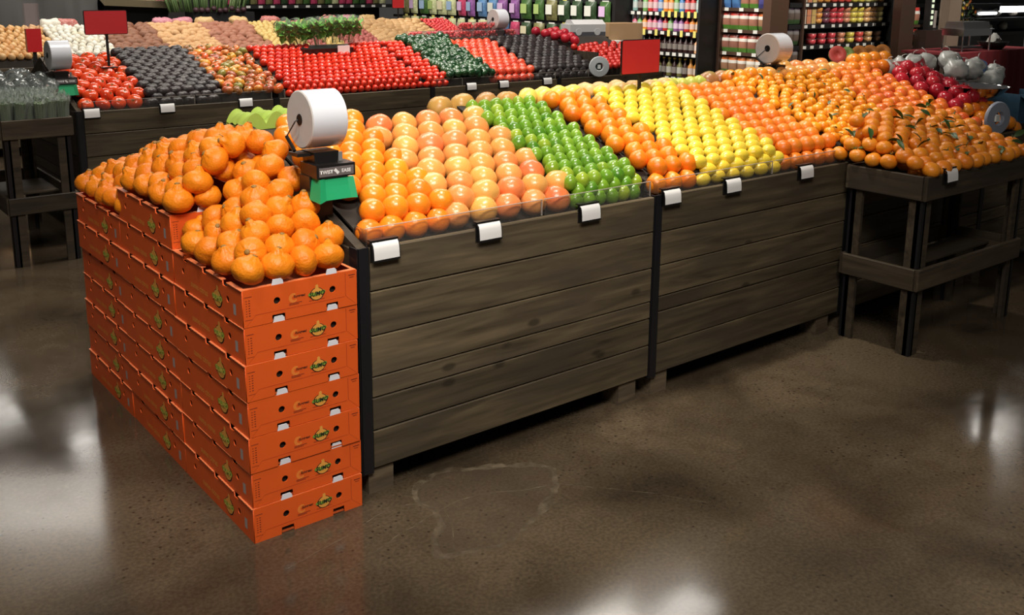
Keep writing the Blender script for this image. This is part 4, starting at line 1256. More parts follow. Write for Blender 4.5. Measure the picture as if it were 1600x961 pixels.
for k in range(8):
    bag_herb('clear bag of green basil on the black stand, %s from the berry boxes' % FST[7 - k], (1.86 + .078 * k, 4.35 + R.uniform(-.01, .02), 1.19 - .012 * (k < 4)), (.45 + R.uniform(-.1, .1), -.5 + .09 * k + R.uniform(-.1, .1), R.uniform(-.3, .3)), .86, 'bagged basil on the black stand')

# ------------------------------------------------------------------ bagged stalks on the herb table
M_STALK = mat('stalk_green', (.10, .16, .055), .5, var=[(.13, .20, .075), (.07, .11, .04)])
M_CELLO = clear_mat('cellophane', (.93, .95, .94), .18, .12, .16, (.78, .84, .80))
g = G()
for k in range(26):
    a = k * 2.4; q = .030 * math.sqrt(k / 26)
    x, y = q * math.cos(a), q * math.sin(a)
    g.tube([(x * .9, y * .9, 0), (x, y, .10), (x * 1.15, y * 1.15, .175)], [.0045, .0042, .005], 5)
STALK = g.mesh('stalks', M_STALK)
rows = []
for i in range(5):
    z = (0, .05, .15, .18, .20)[i]; r = (.030, .033, .036, .042, .036)[i]
    rows.append([((r * (1 + (.18 * math.cos(7 * a + i) if i > 2 else .03 * math.cos(5 * a)))) * math.cos(a), (r * (1 + (.18 * math.cos(7 * a + i) if i > 2 else .03 * math.cos(5 * a)))) * math.sin(a), z + (.012 * math.sin(9 * a) if i == 4 else 0)) for a in [2 * PI * j / 26 for j in range(27)]])
CELLO = G().sheet(rows).mesh('sleeve', M_CELLO, False)
for j in range(6):
    for i in range(6):
        x, y = -.275 + .0565 * i + (.014 if j % 2 else 0), 3.388 + .062 * j
        t = thing('stalk_bundle', 'clear sleeve of green stalks on the herb table, %s row, %s from the second island' % (ORD[j], FST[5 - i]), 'bundle', (x, y, .738 + .006 * j), R.uniform(0, 6), 'sleeved stalk bundles')
        t.rotation_euler = (R.uniform(-.08, .08) - .06, R.uniform(-.08, .08), R.uniform(0, 6))
        o = link('stalks', STALK, t); o['kind'] = 'stuff'
        link('sleeve', CELLO, t)
M_PUFF = clear_mat('puffed_bag', (.90, .93, .92), .30, .12, .12, (.70, .76, .74))
for k in range(14):
    x, y = -.26 + .075 * (k % 5) + R.uniform(-.015, .015), 3.76 + .12 * (k // 5)
    me = fruit('puffed_bag', M_PUFF, lambda t: .052, 14, 9, .35, (5, .10, 1.2, 1), k)
    o = put('puffed_bag', me, 'puffed clear bag lying behind the sleeved stalks, %s row, %s along' % (ORD[k // 5], FST[k % 5]), 'plastic bag', 'puffed clear bags', (x, y, .955 + .025 * (k // 5)), None, R.uniform(.85, 1.05))

# ------------------------------------------------------------------ third island: roots and onions
M_ONION = mat('onion_skin', (.72, .40, .14), .35, var=[(.78, .48, .20), (.66, .32, .10)], mott=(12, .4, (.84, .58, .30)))
M_GARLIC = mat('white_onion_skin', (.82, .78, .66), .4, var=[(.86, .84, .76), (.78, .72, .55)])
M_YAMD = mat('dark_yam_skin', (.24, .10, .055), .6, var=[(.30, .13, .07)], mott=(16, .4, (.36, .18, .10)))
M_YAMT = mat('tan_yam_skin', (.60, .34, .15), .6, var=[(.66, .40, .19)], mott=(16, .4, (.70, .46, .24)))
M_YAMR = mat('red_yam_skin', (.36, .14, .085), .6, var=[(.42, .18, .11)], mott=(16, .4, (.46, .24, .15)))
M_YPOT = mat('yellow_potato_skin', (.68, .48, .16), .55, var=[(.74, .54, .20), (.60, .42, .14)], mott=(22, .4, (.76, .60, .26)))
M_RPOT = mat('red_potato_skin', (.42, .10, .09), .5, var=[(.48, .13, .11), (.36, .08, .075)], mott=(18, .4, (.52, .22, .18)))
M_RUSS = mat('brown_potato_skin', (.56, .34, .15), .65, var=[(.62, .39, .19), (.50, .29, .12)], mott=(24, .4, (.68, .46, .24)))
M_RAD = mat('radish_skin', (.66, .045, .06), .3, var=[(.72, .08, .07)])
ONION = [fruit('onion_bulb', M_ONION, lambda t: .036 * (1 + .28 * ex(t, 0, .25) + .06 * ex(t, PI, .25)), 14, 10, .03, None, s, scale=(1, 1, .9)) for s in range(2)]
GARL = [fruit('white_onion_bulb', M_GARLIC, lambda t: .035 * (1 + .25 * ex(t, 0, .25)), 14, 9, .04, (6, .03, 1, 1), s, scale=(1, 1, .9)) for s in range(2)]
def yam(m, nm, s): return fruit(nm, m, lambda t: .029 * (1 + 2.3 * abs(math.cos(t)) ** 2.0), 12, 14, .14, None, s, 2.2)
YD = [yam(M_YAMD, 'dark_yam_root', s) for s in range(2)]; YT = [yam(M_YAMT, 'tan_yam_root', s) for s in range(2)]; YR_ = [yam(M_YAMR, 'red_yam_root', s) for s in range(2)]
YP = [fruit('yellow_potato_tuber', M_YPOT, lambda t: .031 * (1 + .15 * abs(math.cos(t))), 12, 8, .10, None, s) for s in range(3)]
RP = [fruit('red_potato_tuber', M_RPOT, lambda t: .030 * (1 + .15 * abs(math.cos(t))), 12, 8, .10, None, s) for s in range(3)]
RU = [fruit('brown_potato_tuber', M_RUSS, lambda t: .036 * (1 + .75 * abs(math.cos(t)) ** 1.6), 12, 9, .09, None, s, 2) for s in range(3)]
RA = [fruit('radish_root', M_RAD, lambda t: .020 * (1 + .1 * abs(math.cos(t))), 10, 7, .08, None, s) for s in range(2)]
def far_fill(name, protos, noun, cat, group, x0, x1, d, dz, beside, other, ya=.12, yb=.80, long=False, limit=300, dx=1.0):
    def S(x, y): return top_z(y) - dz + .012 * noise.noise(Vector((x * 5, y * 5, 3)))
    c = surf_cands(x0, x1, ya, yb, S, .012, .004)
    if long:
        c2 = []
        ks = [(x / dx, y, z) for x, y, z in c]
        kk = [(x * dx, y, z) for x, y, z in dart(ks, d)]
    else:
        kk = dart(c, d)
    kk.sort(key=lambda p: -p[1])
    for p, a, b in bands(kk[:limit], d * (1.05 if not long else .9)):
        lab = '%s in its far heap, %s row, %s from %s' % (noun, a, b, beside)
        rot = (R.uniform(-.15, .15), PI / 2 + R.uniform(-.15, .15), R.uniform(-.25, .25)) if long else None
        put(name, R.choice(protos), lab, cat, group, (p[0], p[1] + Y3, p[2]), rot, R.uniform(.88, 1.1))
    for k, e in enumerate(E_):
        a, b = max(x0 - .02, e.location.x), min(x1 + .02, e.location.x + 1.2215)
        if b - a > .02: deck(e, a - e.location.x, b - e.location.x, .06, .80, .10, top_z(.10) - dz, d * .46)
far_fill('onion', ONION, 'golden onion', 'onion', 'golden onions of the far island', .36, .97, .066, .036, 'the clear dispenser', 'beside the white onions')
far_fill('white_onion', GARL, 'white onion', 'onion', 'white onions of the far island', 1.02, 1.50, .064, .036, 'the golden onions', 'beside the dark sweet potatoes')
far_fill('dark_sweet_potato', YD, 'dark brown sweet potato', 'sweet potato', 'dark sweet potatoes', 1.58, 1.98, .060, .031, 'the white onions', 'beside the tan ones', long=True, dx=3.0)
far_fill('tan_sweet_potato', YT, 'tan sweet potato', 'sweet potato', 'tan sweet potatoes', 2.08, 2.52, .060, .031, 'the dark ones', 'beside the reddish ones', long=True, dx=3.0)
far_fill('red_sweet_potato', YR_, 'reddish sweet potato', 'sweet potato', 'reddish sweet potatoes', 2.62, 3.05, .060, .031, 'the tan ones', 'beside the yellow potatoes', long=True, dx=3.0)
far_fill('yellow_potato', YP, 'small yellow potato', 'potato', 'yellow potatoes of the far island', 3.12, 3.52, .056, .033, 'the sweet potatoes', 'beside the red fingerlings')
far_fill('red_fingerling', RP, 'small red potato', 'potato', 'small red potatoes of the far island', 3.57, 3.70, .053, .033, 'the yellow potatoes', 'beside the pale potatoes')
far_fill('pale_potato', YP, 'pale yellow potato', 'potato', 'pale potatoes of the far island', 3.76, 3.93, .055, .03, 'the small red ones', 'beside the large red ones')
far_fill('red_potato', RP, 'red potato', 'potato', 'red potatoes of the far island', 3.98, 4.40, .055, .033, 'the pale potatoes', 'beside the brown potatoes')
far_fill('brown_potato', RU, 'brown baking potato', 'potato', 'brown potatoes of the far island', 4.47, 5.30, .058, .036, 'the red potatoes', 'beside the radishes', long=True, dx=1.75)
far_fill('radish', RA, 'red radish', 'radish', 'radishes of the far island', 5.38, 5.72, .040, .025, 'the brown potatoes', 'at the end of the island', ya=.2)
# bagged goods on the far ridge
M_NET = mat('net_bag_red', (.50, .13, .11), .5, mott=(60, .6, (.75, .45, .40)))
M_NETY = mat('net_bag_tan', (.62, .40, .16), .5, mott=(60, .6, (.78, .62, .36)))
M_MESHP = mat('net_bag_pink', (.55, .20, .26), .5, mott=(60, .6, (.75, .45, .48)))
for k, (x, m, nm) in enumerate(((2.20, M_MESHP, 'pink net bag of onions'), (2.42, M_MESHP, 'second pink net bag of onions'), (2.66, M_NETY, 'long tan bag of potatoes'), (3.05, M_NETY, 'golden bag of potatoes'), (3.42, M_NET, 'dark red bag of potatoes'),
                              (4.15, M_NET, 'red net bag lying over the red potatoes'), (4.40, M_MESHP, 'pink bag by the brown potatoes'), (4.66, M_NETY, 'tan bag above the brown potatoes'), (1.25, M_NET, 'red net bag behind the white onions'), (1.10, M_GARLIC, 'white bag behind the onions'))):
    me = fruit('net_bag', m, lambda t: .058 * (1 + .9 * abs(math.cos(t)) ** 2), 16, 12, .22, None, k)
    put('net_bag', me, nm + ' on the far ridge', 'bag', 'bagged produce on the far ridge', (x, Y3 + .86, 1.135), (0, PI / 2 + R.uniform(-.1, .1), R.uniform(-.2, .2)))
# red and white produce wrapper standing on the herb table's far side
t = thing('bag_dispenser', 'tall clear plastic dispenser with a red base beside the onions', 'dispenser', (.70, 6.95, 0))
G().box(-.06, .06, -.03, .03, .95, 1.15).obj('red_base', mat('red_plastic', (.62, .015, .02), .4), t)
G().box(-.058, .058, -.028, .028, 1.15, 1.37).obj('clear_top', M_SHELL, t)
G().box(-.015, .015, -.01, .01, 0, .95).obj('post', M_BLACK, t)

# ------------------------------------------------------------------ scale, bags and cloth on the fourth crate
M_STEEL = mat('polished_steel', (.75, .75, .76), .12, metal=1)
t = thing('scale_pan', 'polished steel scale pan beside the pomegranates', 'scale', (4.12, .30, 0), 0)
G().lathe([(0, .945), (.09, .948), (.17, .985), (.205, 1.025), (.21, 1.028), (.20, 1.022), (.165, .990), (.085, .955), (0, .952)], 40).obj('pan', M_STEEL, t, True)
G().lathe([(0, .80), (.13, .80), (.15, .93), (.10, .945), (0, .945)], 24).obj('base', M_BLACK, t, True, 40)
for k in range(5):
    me = fruit('pan_carrot', mat('carrot_orange', (.72, .24, .04), .5), lambda t: .014 * (1 + 1.6 * abs(math.cos(t))), 10, 9, .05, None, k)
    put('carrot', me, 'short orange carrot lying in the steel pan, %s from the pomegranates' % FST[k], 'carrot', 'carrots in the scale pan', (4.03 + .04 * k, .24 + .01 * k, .978), (PI / 2, 0, .5 + R.uniform(-.2, .2)))
M_WBAG = mat('white_bag_film', (.74, .76, .72), .25, mott=(28, .6, (.52, .56, .52)), coat=.5)
M_BLUEP = mat('blue_bag_print', (.12, .20, .40), .5)
M_REDP = mat('red_bag_print', (.55, .06, .07), .5)
tie = G().tube([(0, 0, 0), (.006, .002, .022), (.018, .004, .030), (.034, .0, .034)], .0022, 5).mesh('tied_neck', M_WBAG, True)
for k, (x, y, z, c, nm) in enumerate(((4.07, .72, 1.10, 1, 'with a red band'), (4.19, .70, 1.115, 1, 'with a red stripe'), (4.31, .69, 1.12, 0, 'plain and round'), (4.40, .58, 1.135, 2, 'with a blue band, on top of the pile'),
                                   (4.33, .50, 1.09, 2, 'with a blue stripe, beside the pan'), (4.47, .48, 1.08, 2, 'with a blue patch, over the blue carton'), (4.60, .52, 1.09, 2, 'with a wide blue patch'), (4.72, .46, 1.05, 0, 'plain, at the end of the pile'), (4.57, .40, 1.02, 0, 'low and plain, under the others'), (3.98, .76, 1.09, 0, 'behind the pomegranates'))):
    me = fruit('white_bag', M_WBAG, lambda t: .068 * (1 + .10 * ex(t, 0, .4)), 16, 12, .28, (9, .04, .5, .5), k, scale=(1, 1, .85))
    o = put('white_bag', me, 'knotted white produce bag ' + nm, 'bag', 'white bags on the fourth crate', (x, y, z), (R.uniform(-.3, .3), R.uniform(-.3, .3), R.uniform(0, 6)))
    link('tied_neck', tie, o, loc=(0, 0, .055))
    if c:
        G().lathe([(.0695, -.02), (.071, 0), (.0695, .02)], 14, 'z', arc=2.6).obj('print_band', M_REDP if c == 1 else M_BLUEP, o, True, rot=(.3, .2, R.uniform(3.2, 4.2)))
G().prism([(.40, .82), (.95, .82), (.90, 1.02), (.45, 1.0)], 'x', .20, 1.0).obj('bag_deck', M_DECK, C4)
t = thing('blue_carton', 'open blue produce carton with flaps beside the heap of oranges', 'carton', (4.58, .22, .80), -.1)
M_BLUE = mat('blue_board', (.035, .10, .17), .7, mott=(12, .5, (.06, .15, .22)))
G().box(-.17, .17, -.10, -.09, 0, .17).obj('front_wall', M_BLUE, t); G().box(-.17, -.16, -.09, .1, 0, .17).obj('side_wall', M_BLUE, t); G().box(.16, .17, -.09, .1, 0, .17).obj('side_wall', M_BLUE, t)
G().prism([(-.10, .17), (-.19, .12), (-.188, .114), (-.094, .164)], 'x', -.168, -.01).obj('flap', M_BLUE, t); G().prism([(-.10, .17), (-.17, .10), (-.167, .095), (-.094, .164)], 'x', .0, .168).obj('flap', M_BLUE, t)
G().box(-.16, .16, -.09, .1, 0, .01).obj('bottom', M_BLUE, t)

# ------------------------------------------------------------------ cartons at the end of the second island
M_GCART = mat('grey_printed_board', (.36, .36, .37), .5); M_DKPRINT = mat('dark_grey_print', (.05, .05, .06), .5); M_KRAFT = mat('kraft_board', (.26, .16, .08), .7)
t = thing('back_table', 'low dark table behind the second island carrying cartons and a scale', 'table', (6.05, 5.40, 0))
G().box(-.55, .62, -.22, .30, .74, .78).obj('tabletop', M_DECK, t)
for sx in (-.5, .57):
    for sy in (-.18, .26): G().box(sx - .025, sx + .025, sy - .025, sy + .025, 0, .74).obj('leg', M_DECK, t)
t = thing('grey_carton', 'pale grey printed carton on a black scale behind the avocados', 'carton', (5.80, 5.40, 1.026), -.25); t.scale = (1.12, 1.12, 1.12)
G().box(-.19, .19, -.10, .10, 0, .115).prism([(-.10, .115), (.10, .115), (.06, .155), (-.03, .155)], 'x', -.15, .19).obj('box', M_GCART, t)
G().box(-.188, .188, -.1015, -.10, .005, .045).obj('print_band', M_DKPRINT, t)
for x in (-.10, .10):
    G().lathe([(0, -.1035), (.032, -.1035), (.034, -.1018)], 16, 'y', (x, 0, .045)).obj('print_disc', M_GCART, t)
t = thing('weighing_scale', 'black bowl scale carrying the pale grey carton', 'scale', (5.80, 5.40, 0), -.25)
G().box(-.24, .24, -.13, .13, 1.0, 1.024).obj('platform', M_BLACK, t)
G().lathe([(.06, .87), (.13, .89), (.22, .97), (.225, 1.0), (.0, 1.0)], 20).obj('bowl', M_BLACK, t, True, 40); G().box(-.05, .05, -.05, .05, .782, .88).obj('post', M_BLACK, t)
t = thing('kraft_carton', 'tall brown carton behind the red sign', 'carton', (6.42, 5.50, .782), -.2)
G().box(-.22, .22, -.16, .16, 0, .37).obj('box', M_KRAFT, t); G().box(-.20, .20, -.1612, -.16, .16, .166).obj('tape_line', mat('kraft_dark', (.14, .08, .035), .7), t)
t = thing('white_carton', 'white carton with a scribbled mark standing before the brown carton', 'carton', (6.10, 5.33, .782), -.2)
G().box(-.06, .18, -.10, .10, 0, .19).obj('box', mat('white_board', (.50, .50, .48), .6), t)
G().tube([(.03, -.1015, .10), (.06, -.1015, .14), (.09, -.1015, .09), (.11, -.1015, .15)], .003, 5).obj('scribble', M_DKPRINT, t)

# ------------------------------------------------------------------ salad case along the far right side
M_CASE = mat('case_black', (.012, .012, .013), .5); M_LABEL = mat('shelf_label', (.78, .78, .74), .5); M_YLABEL = mat('yellow_label', (.80, .72, .20), .5)
XS = 6.72
t = thing('salad_case', 'long black refrigerated case hung with salad bags, beyond the second island', 'case', (0, 0, 0))
G().box(XS + .16, XS + .22, 5.85, 10.7, 0, 2.0).obj('back_wall', M_CASE, t)
for z in (.66, .885, 1.115, 1.40, 1.68):
    s = G().box(XS - .02, XS + .16, 5.85, 10.7, z - .055, z - .02).obj('shelf', M_CASE, t)
    if z in (1.115, 1.40, .885):
        lm_ = G().box(-.003, 0, -.055, .055, -.022, .022).mesh('price_label', M_LABEL); ly = G().box(-.003, 0, -.035, .035, -.035, .035).mesh('price_label', M_YLABEL)
        for k in range(19):
            link('price_label', ly if (k * 7) % 5 == 1 or (k > 8 and k % 2) else lm_, s, loc=(XS - .021, 6.0 + .24 * k, z - .037))
G().box(XS - .06, XS + .22, 5.80, 5.85, 0, 2.0).obj('end_panel', M_CASE, t)
M_SAL = {}
def salad_mats():
    for n, c in (('green', (.05, .12, .03)), ('dark_green', (.025, .055, .022)), ('purple', (.25, .10, .30)), ('blue', (.10, .22, .42)), ('pale', (.50, .54, .30)), ('magenta', (.45, .05, .12)), ('olive', (.16, .15, .06))):
        M_SAL[n] = mat('salad_bag_' + n, c, .3, mott=(24, .5, tuple(min(1, v * 1.9 + .03) for v in c)), coat=.5)
salad_mats()
def pouch_mesh(name, w, h, d, m):
    rows = []
    for i in range(8):
        v = i / 7; z = (v - .5) * h
        th = d * (math.sin(PI * min(1, v * .92 + .04))) ** .6; ww = w / 2 * (1 - .06 * math.sin(PI * v))
        rows.append([(-th * math.cos(a) , ww * math.sin(a), z) for a in [-PI / 2 + PI * j / 8 for j in range(9)]] + [(.004, ww, z), (.004, -ww, z), (-th * 0, -ww, z)])
    return G().sheet(rows).mesh(name, m, True, 50)
LBLS = {n: G().box(-.058, -.054, -.055, .055, -.05, .07).mesh('bag_label', mat('bag_label_' + n, c, .5)) for n, c in (('white', (.70, .72, .66)), ('lime', (.42, .58, .20)), ('lilac', (.72, .50, .78)), ('blue', (.35, .50, .72)), ('cream', (.72, .66, .45)))}
PM = {n: [pouch_mesh('salad_pouch', .195, h, .055, M_SAL[n]) for h in (.245, .20)] for n in M_SAL}
for k in range(19):
    y = 6.0 + .24 * k
    for r, z in enumerate((1.25, .985)):
        if r == 0:
            n, l, nm = (('green', 'lilac', 'dark green bag with a lilac label'), ('dark_green', 'white', 'dark green bag with a white label'), ('dark_green', 'white', 'dark bag with a pale label'), ('dark_green', 'white', 'deep green bag with a white label'), ('olive', 'white', 'olive bag with a white label'), ('green', 'lime', 'green bag with a lime label'), ('green', 'lime', 'bright green bag with a lime label'), ('purple', 'lilac', 'purple bag with a lilac label'), ('purple', 'lilac', 'violet bag with a pale label'), ('blue', 'white', 'blue bag with a white label'), ('blue', 'blue', 'blue bag with a blue label'), ('purple', 'blue', 'violet bag with a blue label'), ('magenta', 'lilac', 'magenta bag with a lilac label'), ('pale', 'blue', 'pale bag with a blue label'), ('pale', 'cream', 'pale bag with a cream label'), ('pale', 'lime', 'pale bag with a lime label'), ('green', 'blue', 'green bag with a blue label'), ('pale', 'lilac', 'pale bag with a lilac label'), ('olive', 'cream', 'olive bag with a cream label'))[k]
        else:
            n, l, nm = (('green', 'white', 'green bag with a white label'), ('green', 'white', 'leaf green bag with a white label'), ('green', None, 'unlabelled green bag'), ('green', None, 'unlabelled leafy bag'), ('dark_green', None, 'unlabelled dark bag'), ('olive', None, 'unlabelled olive bag'), ('dark_green', 'cream', 'dark bag with a cream label'), ('magenta', None, 'magenta bag'), ('blue', 'blue', 'blue bag with a blue label'), ('magenta', 'cream', 'red bag with a cream label'), ('pale', 'white', 'pale bag with a white label'), ('pale', 'cream', 'pale bag with a cream label'), ('pale', None, 'unlabelled pale bag'), ('pale', 'lime', 'pale bag with a lime label'), ('pale', 'white', 'pale leafy bag'), ('pale', 'cream', 'cream labelled bag'), ('green', 'lime', 'green lettuce bag'), ('pale', 'lime', 'lime labelled bag'), ('olive', None, 'olive bag'))[k]
        o = thing('salad_bag', '%s, %s row, %s from the bottles' % (nm, 'upper' if r == 0 else 'lower', FST[k]), 'salad bag', (XS - .03 + R.uniform(-.01, .01), y + R.uniform(-.012, .012), z), R.uniform(-.12, .12), 'salad bags hung in the case')
        link('pouch', PM[n][r], o)
        if l: link('bag_label', LBLS[l], o, scale=(1, 1, 1 if r == 0 else .8))

# ------------------------------------------------------------------ bottle shelves
t = thing('drinks_shelf', 'black shelves of bottled drinks between the salad case and the snack shelf', 'shelf', (0, 0, 0))
G().box(7.16, 7.22, 4.72, 5.80, 0, 2.0).obj('back_wall', M_CASE, t)
TAGS = G().box(-.003, 0, -.028, .028, -.018, .018).mesh('price_label', M_LABEL); TAGY = G().box(-.004, 0, -.02, .02, -.035, .035).mesh('price_label', M_YLABEL)
for z in (.565, .835, 1.065, 1.275, 1.50):
    s = G().box(6.88, 7.16, 4.72, 5.80, z - .045, z).obj('shelf', M_CASE, t)
    for k in range(11):
        link('price_label', TAGY if (z == 1.065 and k % 2 == 0) or (z == 1.275 and k < 6) else TAGS, s, loc=(6.879, 4.78 + .095 * k, z - .022))
G().box(6.86, 7.22, 4.70, 4.73, 0, 2.0).obj('upright', M_CASE, t)
CAPS = {}
def bottle_mesh(h, r, neck):
    return G().lathe([(0, 0), (r, .002), (r, h * neck), (r * .42, h * (neck + .15)), (r * .42, h * .97), (0, h * .97)], 10)
BM = {}
def bottle(label, x, y, z, h, r, neck, col, colname, cap, group):
    key = (colname, h)
    if key not in BM: BM[key] = bottle_mesh(h, r, neck).mesh('bottle_body', mat('drink_' + colname, col, .2, coat=.5), True, 40)
    if cap not in CAPS: CAPS[cap] = mat('cap_' + cap, {'white': (.75, .75, .75), 'red': (.6, .04, .03), 'yellow': (.75, .55, .08), 'black': (.02, .02, .02)}[cap], .4)
    if (cap, h) not in BM: BM[(cap, h)] = G().lathe([(0, h * 1.04), (r * .5, h * 1.03), (r * .5, h * .95), (0, h * .95)], 10).mesh('cap', CAPS[cap], True, 40)
    lk = ('lab', colname, h)
    lc = {'dark': (.25, .22, .2), 'purple': (.7, .55, .7)}.get(colname, tuple(min(1, c * .4 + .45) for c in col))
    if lk not in BM: BM[lk] = G().lathe([(r * 1.015, h * .18), (r * 1.015, h * neck * .85)], 10).mesh('label', mat('label_' + colname, lc, .5), True)
    o = thing('bottle', label, 'bottle', (x, y, z), 0, group)
    link('body', BM[key], o); link('cap', BM[(cap, h)], o); link('label', BM[lk], o)
BC = {'pink': (.62, .14, .22), 'orange': (.75, .25, .03), 'purple': (.25, .10, .28), 'blue': (.06, .20, .48), 'green': (.15, .36, .10), 'dark': (.03, .012, .012), 'red': (.50, .03, .03), 'amber': (.50, .22, .04), 'peach': (.72, .40, .22), 'teal': (.25, .42, .40), 'olive': (.16, .15, .05)}
for z, h, cols, cap, rown in ((1.275, .20, ('teal', 'red', 'red', 'blue', 'green', 'orange', 'orange', 'blue', 'pink', 'red', 'green', 'dark', 'teal'), 'white', 'top visible'),
                        (1.065, .165, ('amber', 'orange', 'red', 'purple', 'purple', 'green', 'red', 'purple', 'pink', 'pink', 'orange', 'green', 'pink'), 'white', 'second'),
                        (.835, .175, ('peach', 'dark', 'dark', 'dark', 'dark', 'dark', 'dark', 'dark', 'dark', 'dark', 'dark', 'dark', 'red'), 'red', 'third'),
                        (.565, .20, ('amber', 'amber', 'dark', 'olive', 'dark', 'olive', 'dark', 'olive', 'red', 'olive', 'dark', 'green', 'dark'), 'yellow', 'lowest visible')):
    for k, c in enumerate(cols):
        bottle('%s drink bottle on the %s shelf, %s from the snack bags' % (c, rown, FST[k]), 6.94, 4.785 + .080 * k, z, h, .034, .62, BC[c], c, cap, 'bottles on the drinks shelf')

# ------------------------------------------------------------------ snack shelf and brown pillar
t = thing('snack_shelf', 'brown wooden shelves of snack bags beside the brown pillar', 'shelf', (0, 0, 0))
M_SHELFW = mat('brown_shelf_wood', (.075, .040, .026), .5)
G().box(7.42, 7.46, 4.05, 4.70, 0, 2.0).obj('back_wall', M_SHELFW, t)
for z in (.625, .862, 1.105, 1.335):
    s = G().box(7.18, 7.42, 4.05, 4.70, z - .035, z).obj('shelf', M_SHELFW, t)
    for k in (0, 1, 2): link('price_label', TAGS, s, loc=(7.179, 4.20 + .2 * k, z - .017))
G().box(7.16, 7.44, 4.66, 4.70, 0, 2.0).obj('upright', M_SHELFW, t)
def snack_mat(nm, top, mid, low, band=(.80, .78, .72)):
    return mat('snack_' + nm, mid, .3, grad=(2, [(0, low), (.24, mid), (.62, band), (.80, top), (1, top)], 'CONSTANT'), coat=.4)
SNM = {'red': snack_mat('red', (.58, .05, .04), (.42, .19, .13), (.10, .26, .04)), 'plum': snack_mat('plum', (.30, .08, .06), (.34, .15, .11), (.10, .25, .05)), 'rust': snack_mat('rust', (.60, .16, .04), (.40, .22, .13), (.10, .22, .05)), 'pale': snack_mat('pale', (.52, .20, .06), (.60, .50, .38), (.16, .28, .08)), 'dark': snack_mat('dark', (.06, .04, .06), (.16, .12, .10), (.06, .12, .05), (.24, .22, .22)), 'blue': snack_mat('blue', (.5, .5, .5), (.10, .25, .55), (.08, .20, .50)), 'navy': snack_mat('navy', (.5, .4, .2), (.08, .08, .28), (.05, .05, .20))}
SNP = {n: pouch_mesh('snack_pouch', .122, .185, .035, m) for n, m in SNM.items()}
def snack(nm, label, x, y, z, rz=0, group='snack bags on the brown shelves', s=1):
    o = link('snack_bag', SNP[nm], None, (x, y, z), (0, R.uniform(-.06, .06), rz), (s, s, s))
    tag(o, label, 'snack bag', group)
for r, (z, cols) in enumerate(((1.335, ('navy', 'red', 'red', 'blue', 'blue')), (1.105, ('rust', 'red', 'red', 'red', 'red')), (.862, ('plum', 'plum', 'red', 'plum', 'plum')), (.625, ('pale', 'pale', 'rust', 'rust', 'rust')))):
    for k, c in enumerate(cols):
        snack(c, '%s topped snack bag on the %s shelf, %s from the pillar' % (c, ('highest', 'second', 'third', 'lowest')[r], FST[k]), 7.23, 4.15 + .122 * k, z + .093, R.uniform(-.15, .15))
tag(G().box(7.12, 7.42, 3.97, 4.07, 0, 2.2).obj('pillar_1', M_BROWN), 'brown painted pillar between snack bags and cut fruit', kind='structure')

# ------------------------------------------------------------------ cut fruit case
YF = 4.0
t = thing('fruit_cup_case', 'black refrigerated case of cut fruit cups beyond the clementines', 'case', (0, 0, 0))
G().box(7.48, 9.50, YF + .30, YF + .35, 0, 2.1).obj('back_wall', M_CASE, t)
for z in (.72, .94, 1.165, 1.395):
    s = G().box(7.48, 9.46, YF, YF + .30, z - .05, z).obj('shelf', M_CASE, t)
    lm = G().box(-.03, .03, -.003, 0, -.016, .016).mesh('price_label', M_LABEL)
    for k in range(10): link('price_label', lm, s, loc=(7.75 + .17 * k + (.03 if k % 3 == 0 else 0), YF - .001, z - .025))
G().box(9.44, 9.50, YF - .05, YF + .35, 0, 2.1).obj('end_panel', M_CASE, t)
G().box(7.70, 7.73, YF - .02, YF + .3, 0, 2.1).obj('divider', M_SHELFW, t)
for r, z in enumerate((1.165, .94, .72)):
    for k in (0, 1):
        snack('dark', 'dark snack bag squeezed between pillar and fruit cups, %s shelf, %s from the pillar' % (('upper', 'middle', 'lower')[r], FST[k]), 7.53 + .11 * k, YF + .03, z + .1, PI / 2, 'dark snack bags beside the pillar')
CUPC = {'melon_orange': (.80, .33, .07), 'plum': (.16, .04, .07), 'watermelon_red': (.68, .06, .08), 'strawberry_red': (.72, .08, .06), 'mixed_red': (.70, .28, .16), 'pineapple_yellow': (.80, .62, .10), 'pale_yellow': (.78, .66, .24), 'peach': (.74, .40, .16), 'tan': (.58, .34, .14), 'nut_brown': (.26, .13, .07)}
CUPM = {}
M_LID = clear_mat('cup_lid', (.96, .96, .96), .14, .06, .15, (.9, .85, .8))
LID = G().lathe([(.058, .052), (.062, .055), (.058, .060), (0, .062)], 14).mesh('lid', M_LID, True)
def cup(c, label, x, y, z, group):
    if c not in CUPM: CUPM[c] = G().lathe([(0, 0), (.044, 0), (.054, .02), (.058, .052), (.03, .056), (0, .056)], 14).mesh('cup_body', mat('cut_fruit_' + c, CUPC[c], .3, mott=(45, .6, tuple(min(1, v * 1.5 + .05) for v in CUPC[c])), coat=.5), True)
    o = thing('fruit_cup', label, 'fruit cup', (x, y, z), 0, group)
    link('body', CUPM[c], o); link('lid', LID, o)
cols = ('melon_orange', 'plum', 'watermelon_red', 'watermelon_red', 'mixed_red', 'pineapple_yellow', 'pineapple_yellow', 'peach', 'tan', 'pale_yellow')
for sh, z in ((0, 1.395), (1, 1.165)):
    for k, c in enumerate(cols):
        c2 = c if sh else ('melon_orange', 'melon_orange', 'strawberry_red', 'strawberry_red', 'strawberry_red', 'pineapple_yellow', 'pineapple_yellow', 'pale_yellow', 'pale_yellow', 'tan')[k]
        for l in range(3 if sh else 2):
            cup(c2, '%s fruit cup, %s shelf, %s stack from the carrots, %s' % (c2.replace('_', ' '), 'middle' if sh else 'top', FST[k], ('lowest', 'second up', 'uppermost')[l]), 8.07 + .135 * k, YF + .065, z + .063 * l, 'cut fruit cups')
